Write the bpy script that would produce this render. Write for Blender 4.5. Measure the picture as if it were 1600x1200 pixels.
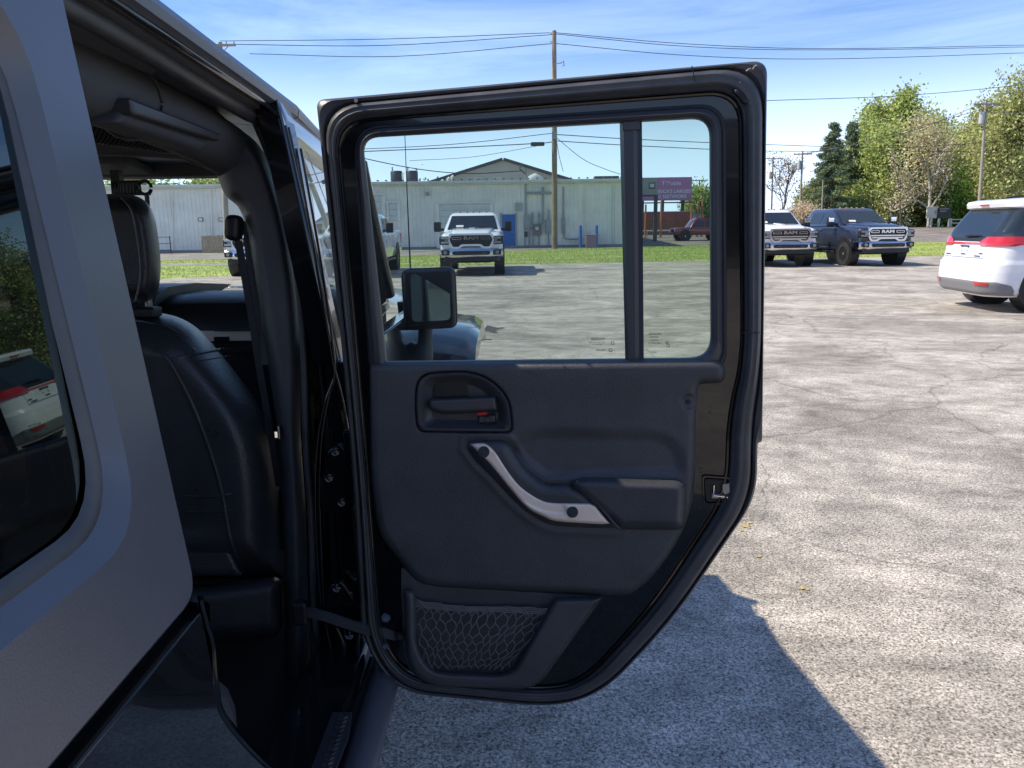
import bpy, bmesh, math, random
import numpy as np
from mathutils import Vector, Matrix
random.seed(7); np.random.seed(7)
for o in list(bpy.data.objects): bpy.data.objects.remove(o)
SC = bpy.context.scene
COL = SC.collection

# ------------------------------------------------------------------ camera
F, CX, CY = 1202.0, 800.0, 600.0          # focal length and centre for a 1600 x 1200 frame
H = 1.46                                  # eye height
PITCH = math.atan((CY-356.0)/F)           # looking slightly down
ROLL = math.radians(0.8)
cam = bpy.data.cameras.new('camera'); cam_o = bpy.data.objects.new('camera', cam); COL.objects.link(cam_o)
cam.sensor_width = 36.0; cam.lens = F/1600*36.0; cam.clip_start = 0.05; cam.clip_end = 3000
fw = Vector((0, math.cos(PITCH), -math.sin(PITCH))); up = Vector((0, math.sin(PITCH), math.cos(PITCH))); rt = Vector((1, 0, 0))
rt2 = rt*math.cos(ROLL) - up*math.sin(ROLL); up2 = up*math.cos(ROLL) + rt*math.sin(ROLL)
m = Matrix((rt2, up2, -fw)).transposed().to_4x4(); m.translation = Vector((0, 0, H))
cam_o.matrix_world = m
SC.camera = cam_o

# ------------------------------------------------------------------ sky, sun, exposure
SUN = Vector((-0.87, 0.08, 1.0)).normalized()      # towards the sun: from the left, barely ahead
EL = math.asin(SUN.z); AZ = math.atan2(SUN.x, SUN.y)
W = bpy.data.worlds.new('World'); SC.world = W; W.use_nodes = True
nt = W.node_tree; nt.nodes.clear()
def nn(t, kind, **kw):
    n = t.nodes.new(kind)
    for k, v in kw.items(): setattr(n, k, v)
    return n
out = nn(nt, 'ShaderNodeOutputWorld'); bg = nn(nt, 'ShaderNodeBackground'); sky = nn(nt, 'ShaderNodeTexSky')
sky.sky_type = 'NISHITA'; sky.sun_disc = False; sky.sun_elevation = EL; sky.sun_rotation = AZ
sky.air_density = 1.3; sky.dust_density = 0.4; sky.ozone_density = 3.5; sky.altitude = 200
tc = nn(nt, 'ShaderNodeTexCoord'); mp = nn(nt, 'ShaderNodeMapping'); mp.inputs['Scale'].default_value = (1.0, 2.4, 6.5); mp.inputs['Rotation'].default_value = (0.1, 0.42, 0.5)
no1 = nn(nt, 'ShaderNodeTexNoise'); no1.inputs['Scale'].default_value = 1.6; no1.inputs['Detail'].default_value = 7; no1.inputs['Roughness'].default_value = 0.62; no1.inputs['Distortion'].default_value = 0.7
rp = nn(nt, 'ShaderNodeValToRGB'); rp.color_ramp.elements[0].position = 0.42; rp.color_ramp.elements[1].position = 0.80
mx = nn(nt, 'ShaderNodeMix'); mx.data_type = 'RGBA'; mx.inputs['B'].default_value = (6.1, 7.3, 9.6, 1)
mu = nn(nt, 'ShaderNodeMath', operation='MULTIPLY'); mu.inputs[1].default_value = 0.36
nt.links.new(tc.outputs['Generated'], mp.inputs['Vector']); nt.links.new(mp.outputs[0], no1.inputs['Vector']); nt.links.new(no1.outputs['Fac'], rp.inputs[0])
nt.links.new(rp.outputs[0], mu.inputs[0]); tint = nn(nt, 'ShaderNodeMix'); tint.data_type = 'RGBA'; tint.blend_type = 'MULTIPLY'; tint.inputs['Factor'].default_value = 1; tint.inputs['B'].default_value = (0.425, 0.535, 0.75, 1)
nt.links.new(sky.outputs[0], tint.inputs['A']); nt.links.new(tint.outputs['Result'], mx.inputs['A'])
# thin haze that thickens towards the horizon, the same all the way round
sz = nn(nt, 'ShaderNodeSeparateXYZ'); nt.links.new(tc.outputs['Generated'], sz.inputs[0]); hz = nn(nt, 'ShaderNodeMapRange'); hz.interpolation_type = 'SMOOTHSTEP'
hz.inputs[1].default_value = 0.235; hz.inputs[2].default_value = 0.03; hz.inputs[3].default_value = 0.0; hz.inputs[4].default_value = 0.80; nt.links.new(sz.outputs['Z'], hz.inputs[0])
mxh = nn(nt, 'ShaderNodeMath', operation='MAXIMUM'); nt.links.new(mu.outputs[0], mxh.inputs[0]); nt.links.new(hz.outputs[0], mxh.inputs[1])
nt.links.new(mxh.outputs[0], mx.inputs['Factor']); nt.links.new(mx.outputs['Result'], bg.inputs['Color']); bg.inputs['Strength'].default_value = 0.074
nt.links.new(bg.outputs[0], out.inputs['Surface'])
sl = bpy.data.lights.new('sun', 'SUN'); sl.energy = 2.15; sl.angle = math.radians(0.53); sl.color = (1.0, 0.89, 0.72)
so = bpy.data.objects.new('sun', sl); COL.objects.link(so)
so.rotation_mode = 'QUATERNION'; so.rotation_quaternion = SUN.to_track_quat('Z', 'Y')
SC.view_settings.view_transform = 'Standard'; SC.view_settings.look = 'None'; SC.view_settings.gamma = 1; SC.view_settings.use_curve_mapping = False
SC.view_settings.exposure = 1.64

# ------------------------------------------------------------------ rays: a pixel of the photo -> a point in the place
def rays(px, py):
    px = np.asarray(px, float); py = np.asarray(py, float)
    u = (px-CX)/F; v = -(py-CY)/F
    c, s = math.cos(ROLL), math.sin(ROLL)
    u, v = u*c+v*s, -u*s+v*c
    return np.stack([u, math.cos(PITCH)+v*math.sin(PITCH), -math.sin(PITCH)+v*math.cos(PITCH)], -1)
EYE = np.array([0, 0, H])
def hit(px, py, p0, n, off=0.0):
    d = rays(px, py); n = np.asarray(n, float); t = (np.dot(np.asarray(p0)-EYE, n)+off)/(d@n)
    return EYE+d*np.asarray(t)[..., None]
def gnd(px, py, z=0.0): return hit(px, py, (0, 0, z), (0, 0, 1.0))
def aty(px, py, Y): return hit(px, py, (0, Y, 0), (0, 1.0, 0))
class Frame:                               # a plane in the place, seen from its front
    def __init__(s, p0, n):
        s.p0 = np.array(p0, float); s.n = np.array(n, float); s.n /= np.linalg.norm(s.n)
    def __call__(s, px, py, h=0.0): return hit(px, py, s.p0, s.n, h)

# ------------------------------------------------------------------ materials
MATS = {}
def link(t, a, b): t.links.new(a, b)
def mat(name, col, rough=0.5, metal=0.0, bump=None, var=None, coat=0.0, spec=0.5, trans=None, emit=None, croug=0.03, ior=None):
    if name in MATS: return MATS[name]
    M = bpy.data.materials.new(name); M.use_nodes = True; t = M.node_tree; b = t.nodes['Principled BSDF']
    b.inputs['Base Color'].default_value = (*col, 1); b.inputs['Roughness'].default_value = rough; b.inputs['Metallic'].default_value = metal
    b.inputs['Specular IOR Level'].default_value = spec
    if ior: b.inputs['IOR'].default_value = ior
    if coat: b.inputs['Coat Weight'].default_value = coat; b.inputs['Coat Roughness'].default_value = croug
    if emit: b.inputs['Emission Color'].default_value = (*emit[:3], 1); b.inputs['Emission Strength'].default_value = emit[3]
    geo = nn(t, 'ShaderNodeTexCoord')
    if var:                                # (scale, darker factor, lighter factor) slow stains and wear
        sc_, lo, hi = var
        no = nn(t, 'ShaderNodeTexNoise'); no.inputs['Scale'].default_value = sc_; no.inputs['Detail'].default_value = 6; no.inputs['Roughness'].default_value = 0.65
        link(t, geo.outputs['Object'], no.inputs['Vector'])
        r = nn(t, 'ShaderNodeMapRange'); r.inputs[1].default_value = 0.3; r.inputs[2].default_value = 0.7; r.inputs[3].default_value = lo; r.inputs[4].default_value = hi
        link(t, no.outputs['Fac'], r.inputs[0])
        mm = nn(t, 'ShaderNodeVectorMath', operation='SCALE'); mm.inputs[0].default_value = col; link(t, r.outputs[0], mm.inputs['Scale'])
        link(t, mm.outputs[0], b.inputs['Base Color'])
        r2 = nn(t, 'ShaderNodeMapRange'); r2.inputs[1].default_value = 0.3; r2.inputs[2].default_value = 0.7; r2.inputs[3].default_value = rough*0.85; r2.inputs[4].default_value = min(1, rough*1.2)
        link(t, no.outputs['Fac'], r2.inputs[0]); link(t, r2.outputs[0], b.inputs['Roughness'])
    if bump:                               # (scale, strength, kind)
        kind = bump[2] if len(bump) > 2 else 'noise'
        if kind == 'voronoi':
            no = nn(t, 'ShaderNodeTexVoronoi'); no.inputs['Scale'].default_value = bump[0]; o_ = no.outputs['Distance']
        else:
            no = nn(t, 'ShaderNodeTexNoise'); no.inputs['Scale'].default_value = bump[0]; no.inputs['Detail'].default_value = 3; o_ = no.outputs['Fac']
        link(t, geo.outputs['Object'], no.inputs['Vector'])
        bp = nn(t, 'ShaderNodeBump'); bp.inputs['Strength'].default_value = bump[1]; bp.inputs['Distance'].default_value = 0.002 if bump[0] > 60 else 0.01
        link(t, o_, bp.inputs['Height']); link(t, bp.outputs[0], b.inputs['Normal'])
    MATS[name] = M
    return M
def glass(name, tint, refl_ior=1.5, rough=0.0, gloss=(1, 1, 1), dust=0.0):
    M = bpy.data.materials.new(name); M.use_nodes = True; t = M.node_tree; t.nodes.clear()
    o = nn(t, 'ShaderNodeOutputMaterial'); tr = nn(t, 'ShaderNodeBsdfTransparent'); gl = nn(t, 'ShaderNodeBsdfGlossy'); fr = nn(t, 'ShaderNodeFresnel'); mi = nn(t, 'ShaderNodeMixShader')
    tr.inputs[0].default_value = (*tint, 1); gl.inputs['Roughness'].default_value = rough; gl.inputs['Color'].default_value = (*gloss, 1); fr.inputs[0].default_value = refl_ior
    # a pane is the same from both sides
    ge = nn(t, 'ShaderNodeNewGeometry'); mf = nn(t, 'ShaderNodeMix'); mf.inputs[2].default_value = refl_ior; mf.inputs[3].default_value = 1/refl_ior
    link(t, ge.outputs['Backfacing'], mf.inputs[0]); link(t, mf.outputs[0], fr.inputs[0])
    link(t, fr.outputs[0], mi.inputs[0]); link(t, tr.outputs[0], mi.inputs[1]); link(t, gl.outputs[0], mi.inputs[2]); last = mi.outputs[0]
    if dust:                               # dust and wipe marks, with faint reflection patches painted into the film
        tcx_ = nn(t, 'ShaderNodeTexCoord'); nz = nn(t, 'ShaderNodeTexNoise'); nz.inputs['Scale'].default_value = 5; nz.inputs['Detail'].default_value = 6; nz.inputs['Distortion'].default_value = 1.5; link(t, tcx_.outputs['Object'], nz.inputs['Vector'])
        mr = nn(t, 'ShaderNodeMapRange'); mr.inputs[1].default_value = 0.35; mr.inputs[2].default_value = 0.75; mr.inputs[3].default_value = dust*0.3; mr.inputs[4].default_value = dust; link(t, nz.outputs['Fac'], mr.inputs[0])
        df = nn(t, 'ShaderNodeBsdfDiffuse'); df.inputs[0].default_value = (0.5, 0.5, 0.48, 1); m2_ = nn(t, 'ShaderNodeMixShader'); link(t, mr.outputs[0], m2_.inputs[0]); link(t, last, m2_.inputs[1]); link(t, df.outputs[0], m2_.inputs[2]); last = m2_.outputs[0]
    link(t, last, o.inputs[0]); MATS[name] = M; return M

GLOSS = mat('gloss black paint', (0.006, 0.006, 0.007), 0.14, coat=0.6, croug=0.02, bump=(35, 0.012), spec=0.35)
SATIN = mat('satin textured hardtop', (0.092, 0.095, 0.106), 0.33, bump=(420, 0.12), var=(3, 0.96, 1.04), spec=0.9)
RUBBER = mat('seal rubber', (0.060, 0.059, 0.060), 0.40, bump=(160, 0.10), var=(14, 0.75, 1.35))
TRIM = mat('grained trim plastic', (0.060, 0.060, 0.063), 0.38, bump=(520, 0.42, 'voronoi'), var=(7, 0.80, 1.25))
TRIM2 = mat('smooth trim plastic', (0.050, 0.050, 0.054), 0.36, bump=(700, 0.15), var=(8, 0.9, 1.1))
PAD = mat('soft armrest vinyl', (0.048, 0.048, 0.052), 0.31, bump=(600, 0.35, 'voronoi'), var=(12, 0.82, 1.25))
LEATHER = mat('black leather', (0.040, 0.040, 0.043), 0.32, bump=(260, 0.35, 'voronoi'), var=(6, 0.85, 1.2))
FABRIC = mat('dark cabin fabric', (0.066, 0.066, 0.069), 0.75, bump=(900, 0.3), var=(8, 0.8, 1.2))
CARPET = mat('cabin carpet', (0.012, 0.012, 0.013), 0.95, bump=(900, 0.6), var=(20, 0.6, 1.5))
SILVER = mat('satin silver trim', (0.92, 0.73, 0.58), 0.42, 0.10, bump=(900, 0.06), var=(10, 0.95, 1.05))
CHROME = mat('chrome', (0.72, 0.72, 0.74), 0.12, 1.0)
STEEL = mat('dull steel', (0.32, 0.32, 0.33), 0.38, 1.0, var=(30, 0.7, 1.2))
BLACKP = mat('black plastic', (0.012, 0.012, 0.013), 0.45, var=(8, 0.8, 1.2))
NETM = mat('net cord', (0.16, 0.14, 0.13), 0.8)
RED = mat('red plastic', (0.45, 0.012, 0.012), 0.4)
TYRE = mat('tyre rubber', (0.016, 0.016, 0.017), 0.75, bump=(60, 0.3), var=(9, 0.7, 1.5))
ALLOY = mat('alloy rim', (0.55, 0.55, 0.57), 0.25, 0.9)
WHITE = mat('white car paint', (0.80, 0.80, 0.82), 0.25, coat=1.0, var=(2, 0.96, 1.02))
BLUE = mat('navy car paint', (0.020, 0.026, 0.045), 0.26, 0.25, coat=1.0, var=(2, 0.9, 1.1))
MAROON = mat('maroon car paint', (0.17, 0.012, 0.016), 0.25, coat=1.0, var=(2, 0.9, 1.1))
CARGLASS = mat('dark car glass', (0.018, 0.024, 0.026), 0.03, spec=0.9)
LENS = mat('lamp lens', (0.30, 0.31, 0.33), 0.08, 0.4)
REDLENS = mat('red tail lens', (0.52, 0.012, 0.014), 0.10, coat=1.0)
AMBER = mat('amber lens', (0.32, 0.13, 0.03), 0.15)
GDOOR = glass('green tinted door glass', (0.57, 0.68, 0.655), 1.38, dust=0.09)
GDARK = glass('dark privacy glass', (0.03, 0.033, 0.036), 1.9, gloss=(0.82, 0.92, 0.90))
GCLEAR = glass('windscreen glass', (0.86, 0.93, 0.91), 1.40)
MIRROR = mat('mirror glass', (0.55, 0.66, 0.66), 0.02, 1.0)
PRINT = mat('black print', (0.01, 0.01, 0.01), 0.6)

# ------------------------------------------------------------------ mesh helpers
def tag(o, label=None, cat=None, group=None, kind=None):
    if label: o['label'] = label
    if cat: o['category'] = cat
    if group: o['group'] = group
    if kind: o['kind'] = kind
    return o
def empty(name, loc=(0, 0, 0), rz=0.0, **kw):
    o = bpy.data.objects.new(name, None); COL.objects.link(o); o.location = loc; o.rotation_euler = (0, 0, rz); o.empty_display_size = 0.2
    return tag(o, **kw)
def obj(name, me, material=None, parent=None, bevel=0.0, smooth=None, **kw):
    o = bpy.data.objects.new(name, me); COL.objects.link(o)
    if material is not None and not me.materials: me.materials.append(material)
    if parent is not None: o.parent = parent
    if smooth is not None:
        me.shade_smooth(); me.set_sharp_from_angle(angle=math.radians(smooth))
    if bevel:
        b = o.modifiers.new('bevel', 'BEVEL'); b.width = bevel; b.segments = 3; b.limit_method = 'ANGLE'; b.angle_limit = math.radians(40)
        if smooth is None: me.shade_smooth(); me.set_sharp_from_angle(angle=math.radians(180))
        w = o.modifiers.new('wn', 'WEIGHTED_NORMAL')
    return tag(o, **kw)
class MB:
    def __init__(s): s.v = []; s.f = []
    def add(s, vs, fs):
        k = len(s.v); s.v += [tuple(map(float, p)) for p in vs]; s.f += [tuple(i+k for i in f) for f in fs]; return s
    def box(s, c, d, rz=0.0, rx=0.0, ry=0.0):
        x, y, z = d[0]/2, d[1]/2, d[2]/2
        p = [Vector((a*x, b*y, e*z)) for a, b, e in ((-1,-1,-1),(1,-1,-1),(1,1,-1),(-1,1,-1),(-1,-1,1),(1,-1,1),(1,1,1),(-1,1,1))]
        if rz or rx or ry:
            R = Matrix.Rotation(rz, 3, 'Z') @ Matrix.Rotation(ry, 3, 'Y') @ Matrix.Rotation(rx, 3, 'X'); p = [R @ q for q in p]
        return s.add([(q.x+c[0], q.y+c[1], q.z+c[2]) for q in p], [(0,3,2,1),(4,5,6,7),(0,1,5,4),(1,2,6,5),(2,3,7,6),(3,0,4,7)])
    def tube(s, pts, r, n=8, closed=False, caps=True):
        P = [Vector(p) for p in pts]; m_ = len(P); rr = r if hasattr(r, '__len__') else [r]*m_
        vs = []; nrm = None
        for i, p in enumerate(P):
            a = P[i-1] if (i > 0 or closed) else p; b = P[(i+1) % m_] if (i < m_-1 or closed) else p
            d = (b-a).normalized()
            if nrm is None: nrm = d.orthogonal().normalized()
            nrm = (nrm-d*nrm.dot(d)); nrm = nrm.normalized() if nrm.length > 1e-6 else d.orthogonal().normalized()
            bi = d.cross(nrm)
            for k in range(n):
                a_ = 2*math.pi*k/n; vs.append(p+(nrm*math.cos(a_)+bi*math.sin(a_))*rr[i])
        fs = []
        for i in range(m_ if closed else m_-1):
            j = (i+1) % m_
            for k in range(n): fs.append((i*n+k, i*n+(k+1) % n, j*n+(k+1) % n, j*n+k))
        if caps and not closed: fs += [tuple(range(n))[::-1], tuple(range((m_-1)*n, m_*n))]
        return s.add(vs, fs)
    def cyl(s, a, b, r, n=12): return s.tube([a, b], r, n)
    def loft(s, rings, caps=True, closed=True):
        n = len(rings[0]); vs = [p for r in rings for p in r]; fs = []
        for i in range(len(rings)-1):
            for k in range(n if closed else n-1): fs.append((i*n+k, i*n+(k+1) % n, (i+1)*n+(k+1) % n, (i+1)*n+k))
        if caps: fs += [tuple(range(n))[::-1], tuple(range((len(rings)-1)*n, len(rings)*n))]
        return s.add(vs, fs)
    def prism(s, poly, vec):              # polygon (3-D points) pushed along a vector
        a = [Vector(map(float, p)) for p in poly]; v = Vector(vec); n = len(a)
        return s.add(a+[p+v for p in a], [tuple(range(n)), tuple(range(2*n-1, n-1, -1))]+[(k, (k+1) % n+0, (k+1) % n+n, k+n)[::-1] for k in range(n)])
    def mesh(s, name='m'):
        me = bpy.data.meshes.new(name); me.from_pydata(s.v, [], s.f); me.validate()
        bm = bmesh.new(); bm.from_mesh(me); bmesh.ops.recalc_face_normals(bm, faces=bm.faces); bm.to_mesh(me); bm.free()
        return me
    def obj(s, name, material, parent=None, bevel=0.0, smooth=None, **kw):
        return obj(name, s.mesh(name), material, parent, bevel, smooth, **kw)
def arr_mesh(name, V, Q):                  # big meshes straight from numpy
    me = bpy.data.meshes.new(name); V = np.asarray(V, np.float32); Q = np.asarray(Q, np.int32); k = Q.shape[1]
    me.vertices.add(len(V)); me.vertices.foreach_set('co', V.ravel()); me.loops.add(Q.size); me.loops.foreach_set('vertex_index', Q.ravel())
    me.polygons.add(len(Q)); me.polygons.foreach_set('loop_start', np.arange(0, Q.size, k, dtype=np.int32))
    me.update(calc_edges=True); return me
def fil(pts, k=7, closed=True):            # rounded outline: (x, y, r) corners
    P = [np.array(p[:2], float) for p in pts]; R = [(p[2] if len(p) > 2 else 0.01) for p in pts]; n = len(P); o = []
    for i in range(n):
        if not closed and i in (0, n-1): o.append(P[i]); continue
        a, b, c = P[i-1], P[i], P[(i+1) % n]
        la, lc = np.linalg.norm(a-b), np.linalg.norm(c-b); ra = min(R[i], la*0.49); rc = min(R[i], lc*0.49)
        p, q = b+(a-b)/la*ra, b+(c-b)/lc*rc
        for j in range(k): t = j/(k-1); o.append((1-t)**2*p+2*t*(1-t)*b+t*t*q)
    return np.array(o)
def spline(pts, n=8):                      # Catmull-Rom through points
    P = [np.array(p, float) for p in pts]; P = [2*P[0]-P[1]]+P+[2*P[-1]-P[-2]]; o = []
    for i in range(1, len(P)-2):
        for j in range(n):
            t = j/n; a, b, c, d = P[i-1:i+3]
            o.append(0.5*((2*b)+(-a+c)*t+(2*a-5*b+4*c-d)*t*t+(-a+3*b-3*c+d)*t**3))
    o.append(P[-2]); return np.array(o)
def sdf(poly, X, Y):                       # signed distance, + inside
    A = np.asarray(poly); B = np.roll(A, -1, 0); D = np.full(X.shape, 1e9); ins = np.zeros(X.shape, bool)
    for (ax, ay), (bx, by) in zip(A, B):
        ex, ey = bx-ax, by-ay; L = ex*ex+ey*ey
        if L < 1e-12: continue
        t = np.clip(((X-ax)*ex+(Y-ay)*ey)/L, 0, 1); D = np.minimum(D, np.hypot(X-ax-t*ex, Y-ay-t*ey))
        cr = (ay > Y) != (by > Y)
        with np.errstate(divide='ignore', invalid='ignore'): xi = ax+(Y-ay)/(by-ay if by != ay else 1e-9)*ex
        ins ^= cr & (X < xi)
    return np.where(ins, D, -D)
def nearest(poly, X, Y):
    A = np.asarray(poly); B = np.roll(A, -1, 0); D = np.full(X.shape, 1e9); NX, NY = X.copy(), Y.copy()
    for (ax, ay), (bx, by) in zip(A, B):
        ex, ey = bx-ax, by-ay; L = ex*ex+ey*ey
        if L < 1e-12: continue
        t = np.clip(((X-ax)*ex+(Y-ay)*ey)/L, 0, 1); qx, qy = ax+t*ex, ay+t*ey; d = np.hypot(X-qx, Y-qy); k = d < D
        D = np.where(k, d, D); NX = np.where(k, qx, NX); NY = np.where(k, qy, NY)
    return NX, NY
def sstep(x, a, b): t = np.clip((x-a)/(b-a), 0, 1); return t*t*(3-2*t)
def relief(name, fr, outline, n0, Hh, w, material, parent, step=2.5, extra=None, m_=2.0, dip=0.004, holes=None):
    """a moulded piece: a fine grid over its outline whose height rounds off towards the rim and sinks into what it sits on"""
    poly = np.asarray(outline); x0, y0 = poly.min(0)-m_-step; x1, y1 = poly.max(0)+m_+step
    xs = np.arange(x0, x1+step, step); ys = np.arange(y0, y1+step, step); X, Y = np.meshgrid(xs, ys)
    d = sdf(poly, X, Y); d0 = d.copy(); o = d < 0; X[o], Y[o] = nearest(poly, X[o], Y[o]); d = np.maximum(d, 0); t = np.clip(d/w, 0, 1); h = n0-dip+(Hh+dip)*np.sqrt(np.clip(1-(1-t)**2, 0, 1))
    if extra is not None: h = h+extra(X, Y, d)
    ny, nx = X.shape; dm = d0
    if holes is not None: dm = np.minimum(d0, -sdf(np.asarray(holes), X, Y))
    keep = np.maximum.reduce([dm[:-1, :-1], dm[1:, :-1], dm[:-1, 1:], dm[1:, 1:]]) > 0.02
    V = fr(X.ravel(), Y.ravel(), h.ravel()); idx = np.arange(nx*ny).reshape(ny, nx)
    Q = np.stack([idx[1:, :-1], idx[1:, 1:], idx[:-1, 1:], idx[:-1, :-1]], -1)[keep]
    u, inv = np.unique(Q, return_inverse=True)
    me = arr_mesh(name, V[u], inv.reshape(Q.shape)); me.shade_smooth()
    return obj(name, me, material, parent)
def ring(name, fr, loops, hs, material, parent, smooth=50):
    mb = MB(); R = [fr(L[:, 0], L[:, 1], h) for L, h in zip(loops, hs)]
    mb.loft(R, caps=False); return mb.obj(name, material, parent, smooth=smooth)
def plate(name, fr, outline, h, thick, material, parent, bevel=0.0, smooth=None):
    L = np.asarray(outline); a = fr(L[:, 0], L[:, 1], h); return MB().prism(a, -fr.n*thick).obj(name, material, parent, bevel=bevel, smooth=smooth)
def text(name, s, size, material, M4, parent=None, extrude=0.0, bold=0.0, align='CENTER', sx=1.0):
    c = bpy.data.curves.new(name, 'FONT'); c.body = s; c.size = size; c.extrude = extrude; c.offset = bold; c.align_x = align; c.align_y = 'CENTER'; c.resolution_u = 2
    t = bpy.data.objects.new(name, c); COL.objects.link(t); dg = bpy.context.evaluated_depsgraph_get()
    me = bpy.data.meshes.new_from_object(t.evaluated_get(dg)); bpy.data.objects.remove(t)
    me.transform(M4 @ Matrix.Diagonal((sx, 1, 1, 1))); me.materials.clear()
    return obj(name, me, material, parent)
def copy_tree(o, parent=None):
    c = o.copy(); COL.objects.link(c); c.parent = parent
    for ch in [x for x in bpy.data.objects if x.parent == o and x != c]: copy_tree(ch, c)
    return c

# ================================================================== the setting
def ground_mat(name, dark, light, scale, patch, rough=0.9, streak=(1, 1, 1), bumpd=0.004, fine=True):
    M = bpy.data.materials.new(name); M.use_nodes = True; t = M.node_tree; b = t.nodes['Principled BSDF']; b.inputs['Roughness'].default_value = rough; b.inputs['Specular IOR Level'].default_value = 0.3
    g = nn(t, 'ShaderNodeNewGeometry'); pos = g.outputs['Position']
    vo = nn(t, 'ShaderNodeTexVoronoi'); vo.inputs['Scale'].default_value = scale; vo.inputs['Randomness'].default_value = 1; link(t, pos, vo.inputs['Vector'])
    sep = nn(t, 'ShaderNodeSeparateColor'); link(t, vo.outputs['Color'], sep.inputs[0])
    no = nn(t, 'ShaderNodeTexNoise'); no.inputs['Scale'].default_value = scale*0.45; no.inputs['Detail'].default_value = 3; link(t, pos, no.inputs['Vector'])
    ad = nn(t, 'ShaderNodeMath', operation='MULTIPLY_ADD'); ad.inputs[1].default_value = 0.55; link(t, sep.outputs[0], ad.inputs[0]); link(t, no.outputs['Fac'], ad.inputs[2])
    mr = nn(t, 'ShaderNodeMapRange'); mr.inputs[1].default_value = 0.42; mr.inputs[2].default_value = 1.12; link(t, ad.outputs[0], mr.inputs[0])
    # large worn patches and streaks
    mp = nn(t, 'ShaderNodeMapping'); mp.inputs['Scale'].default_value = streak; mp.inputs['Rotation'].default_value = (0, 0, 0.35); link(t, pos, mp.inputs['Vector'])
    n2 = nn(t, 'ShaderNodeTexNoise'); n2.inputs['Scale'].default_value = patch; n2.inputs['Detail'].default_value = 8; n2.inputs['Roughness'].default_value = 0.66; n2.inputs['Distortion'].default_value = 0.6; link(t, mp.outputs[0], n2.inputs['Vector'])
    n9 = nn(t, 'ShaderNodeTexNoise'); n9.inputs['Scale'].default_value = 0.33; n9.inputs['Detail'].default_value = 9; n9.inputs['Roughness'].default_value = 0.72; n9.inputs['Distortion'].default_value = 1.2; link(t, pos, n9.inputs['Vector'])
    m9 = nn(t, 'ShaderNodeMapRange'); m9.inputs[1].default_value = 0.40; m9.inputs[2].default_value = 0.52; m9.inputs[3].default_value = 0.74 if fine else 1.0; m9.inputs[4].default_value = 1.03; link(t, n9.outputs['Fac'], m9.inputs[0])
    m2 = nn(t, 'ShaderNodeMapRange'); m2.inputs[1].default_value = 0.34; m2.inputs[2].default_value = 0.66; m2.inputs[3].default_value = 0.60; m2.inputs[4].default_value = 1.20; link(t, n2.outputs['Fac'], m2.inputs[0])
    mx = nn(t, 'ShaderNodeMix'); mx.data_type = 'RGBA'; mx.inputs['A'].default_value = (*dark, 1); mx.inputs['B'].default_value = (*light, 1); link(t, mr.outputs[0], mx.inputs['Factor'])
    sc_ = nn(t, 'ShaderNodeVectorMath', operation='SCALE'); link(t, mx.outputs['Result'], sc_.inputs[0]); link(t, m2.outputs[0], sc_.inputs['Scale'])
    s9 = nn(t, 'ShaderNodeVectorMath', operation='SCALE'); link(t, sc_.outputs[0], s9.inputs[0]); link(t, m9.outputs[0], s9.inputs['Scale'])
    last = s9.outputs[0]
    # long cracks filled with dirt
    n3 = nn(t, 'ShaderNodeTexNoise'); n3.inputs['Scale'].default_value = 0.9; n3.inputs['Detail'].default_value = 5; link(t, pos, n3.inputs['Vector'])
    vm = nn(t, 'ShaderNodeVectorMath', operation='MULTIPLY_ADD'); vm.inputs[1].default_value = (0.9, 0.9, 0); link(t, n3.outputs['Color'], vm.inputs[0]); link(t, pos, vm.inputs[2])
    v3 = nn(t, 'ShaderNodeTexVoronoi', feature='DISTANCE_TO_EDGE'); v3.inputs['Scale'].default_value = 0.42; link(t, vm.outputs[0], v3.inputs['Vector'])
    cr = nn(t, 'ShaderNodeMapRange'); cr.inputs[1].default_value = 0.0; cr.inputs[2].default_value = 0.007; cr.inputs[3].default_value = 0.66 if fine else 0.9; cr.inputs[4].default_value = 1.0; link(t, v3.outputs['Distance'], cr.inputs[0])
    s2 = nn(t, 'ShaderNodeVectorMath', operation='SCALE'); link(t, last, s2.inputs[0]); link(t, cr.outputs[0], s2.inputs['Scale'])
    if fine:                               # a finer crack net, only where the surface is broken up
        vm2 = nn(t, 'ShaderNodeVectorMath', operation='MULTIPLY_ADD'); vm2.inputs[1].default_value = (0.55, 0.55, 0); link(t, n3.outputs['Color'], vm2.inputs[0]); link(t, pos, vm2.inputs[2])
        v4 = nn(t, 'ShaderNodeTexVoronoi', feature='DISTANCE_TO_EDGE'); v4.inputs['Scale'].default_value = 1.7; link(t, vm2.outputs[0], v4.inputs['Vector'])
        c4 = nn(t, 'ShaderNodeMapRange'); c4.inputs[1].default_value = 0.0; c4.inputs[2].default_value = 0.022; c4.inputs[3].default_value = 0.62; c4.inputs[4].default_value = 1.0; link(t, v4.outputs['Distance'], c4.inputs[0])
        mk = nn(t, 'ShaderNodeMapRange'); mk.inputs[1].default_value = 0.50; mk.inputs[2].default_value = 0.60; link(t, n9.outputs['Fac'], mk.inputs[0])
        m4 = nn(t, 'ShaderNodeMix'); m4.inputs[2].default_value = 1.0; link(t, mk.outputs[0], m4.inputs[0]); link(t, c4.outputs[0], m4.inputs[3])
        s4 = nn(t, 'ShaderNodeVectorMath', operation='SCALE'); link(t, s2.outputs[0], s4.inputs[0]); link(t, m4.outputs[0], s4.inputs['Scale']); s2 = s4
    n5 = nn(t, 'ShaderNodeTexNoise'); n5.inputs['Scale'].default_value = 4.2; n5.inputs['Detail'].default_value = 6; n5.inputs['Roughness'].default_value = 0.7; link(t, mp.outputs[0], n5.inputs['Vector'])
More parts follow.
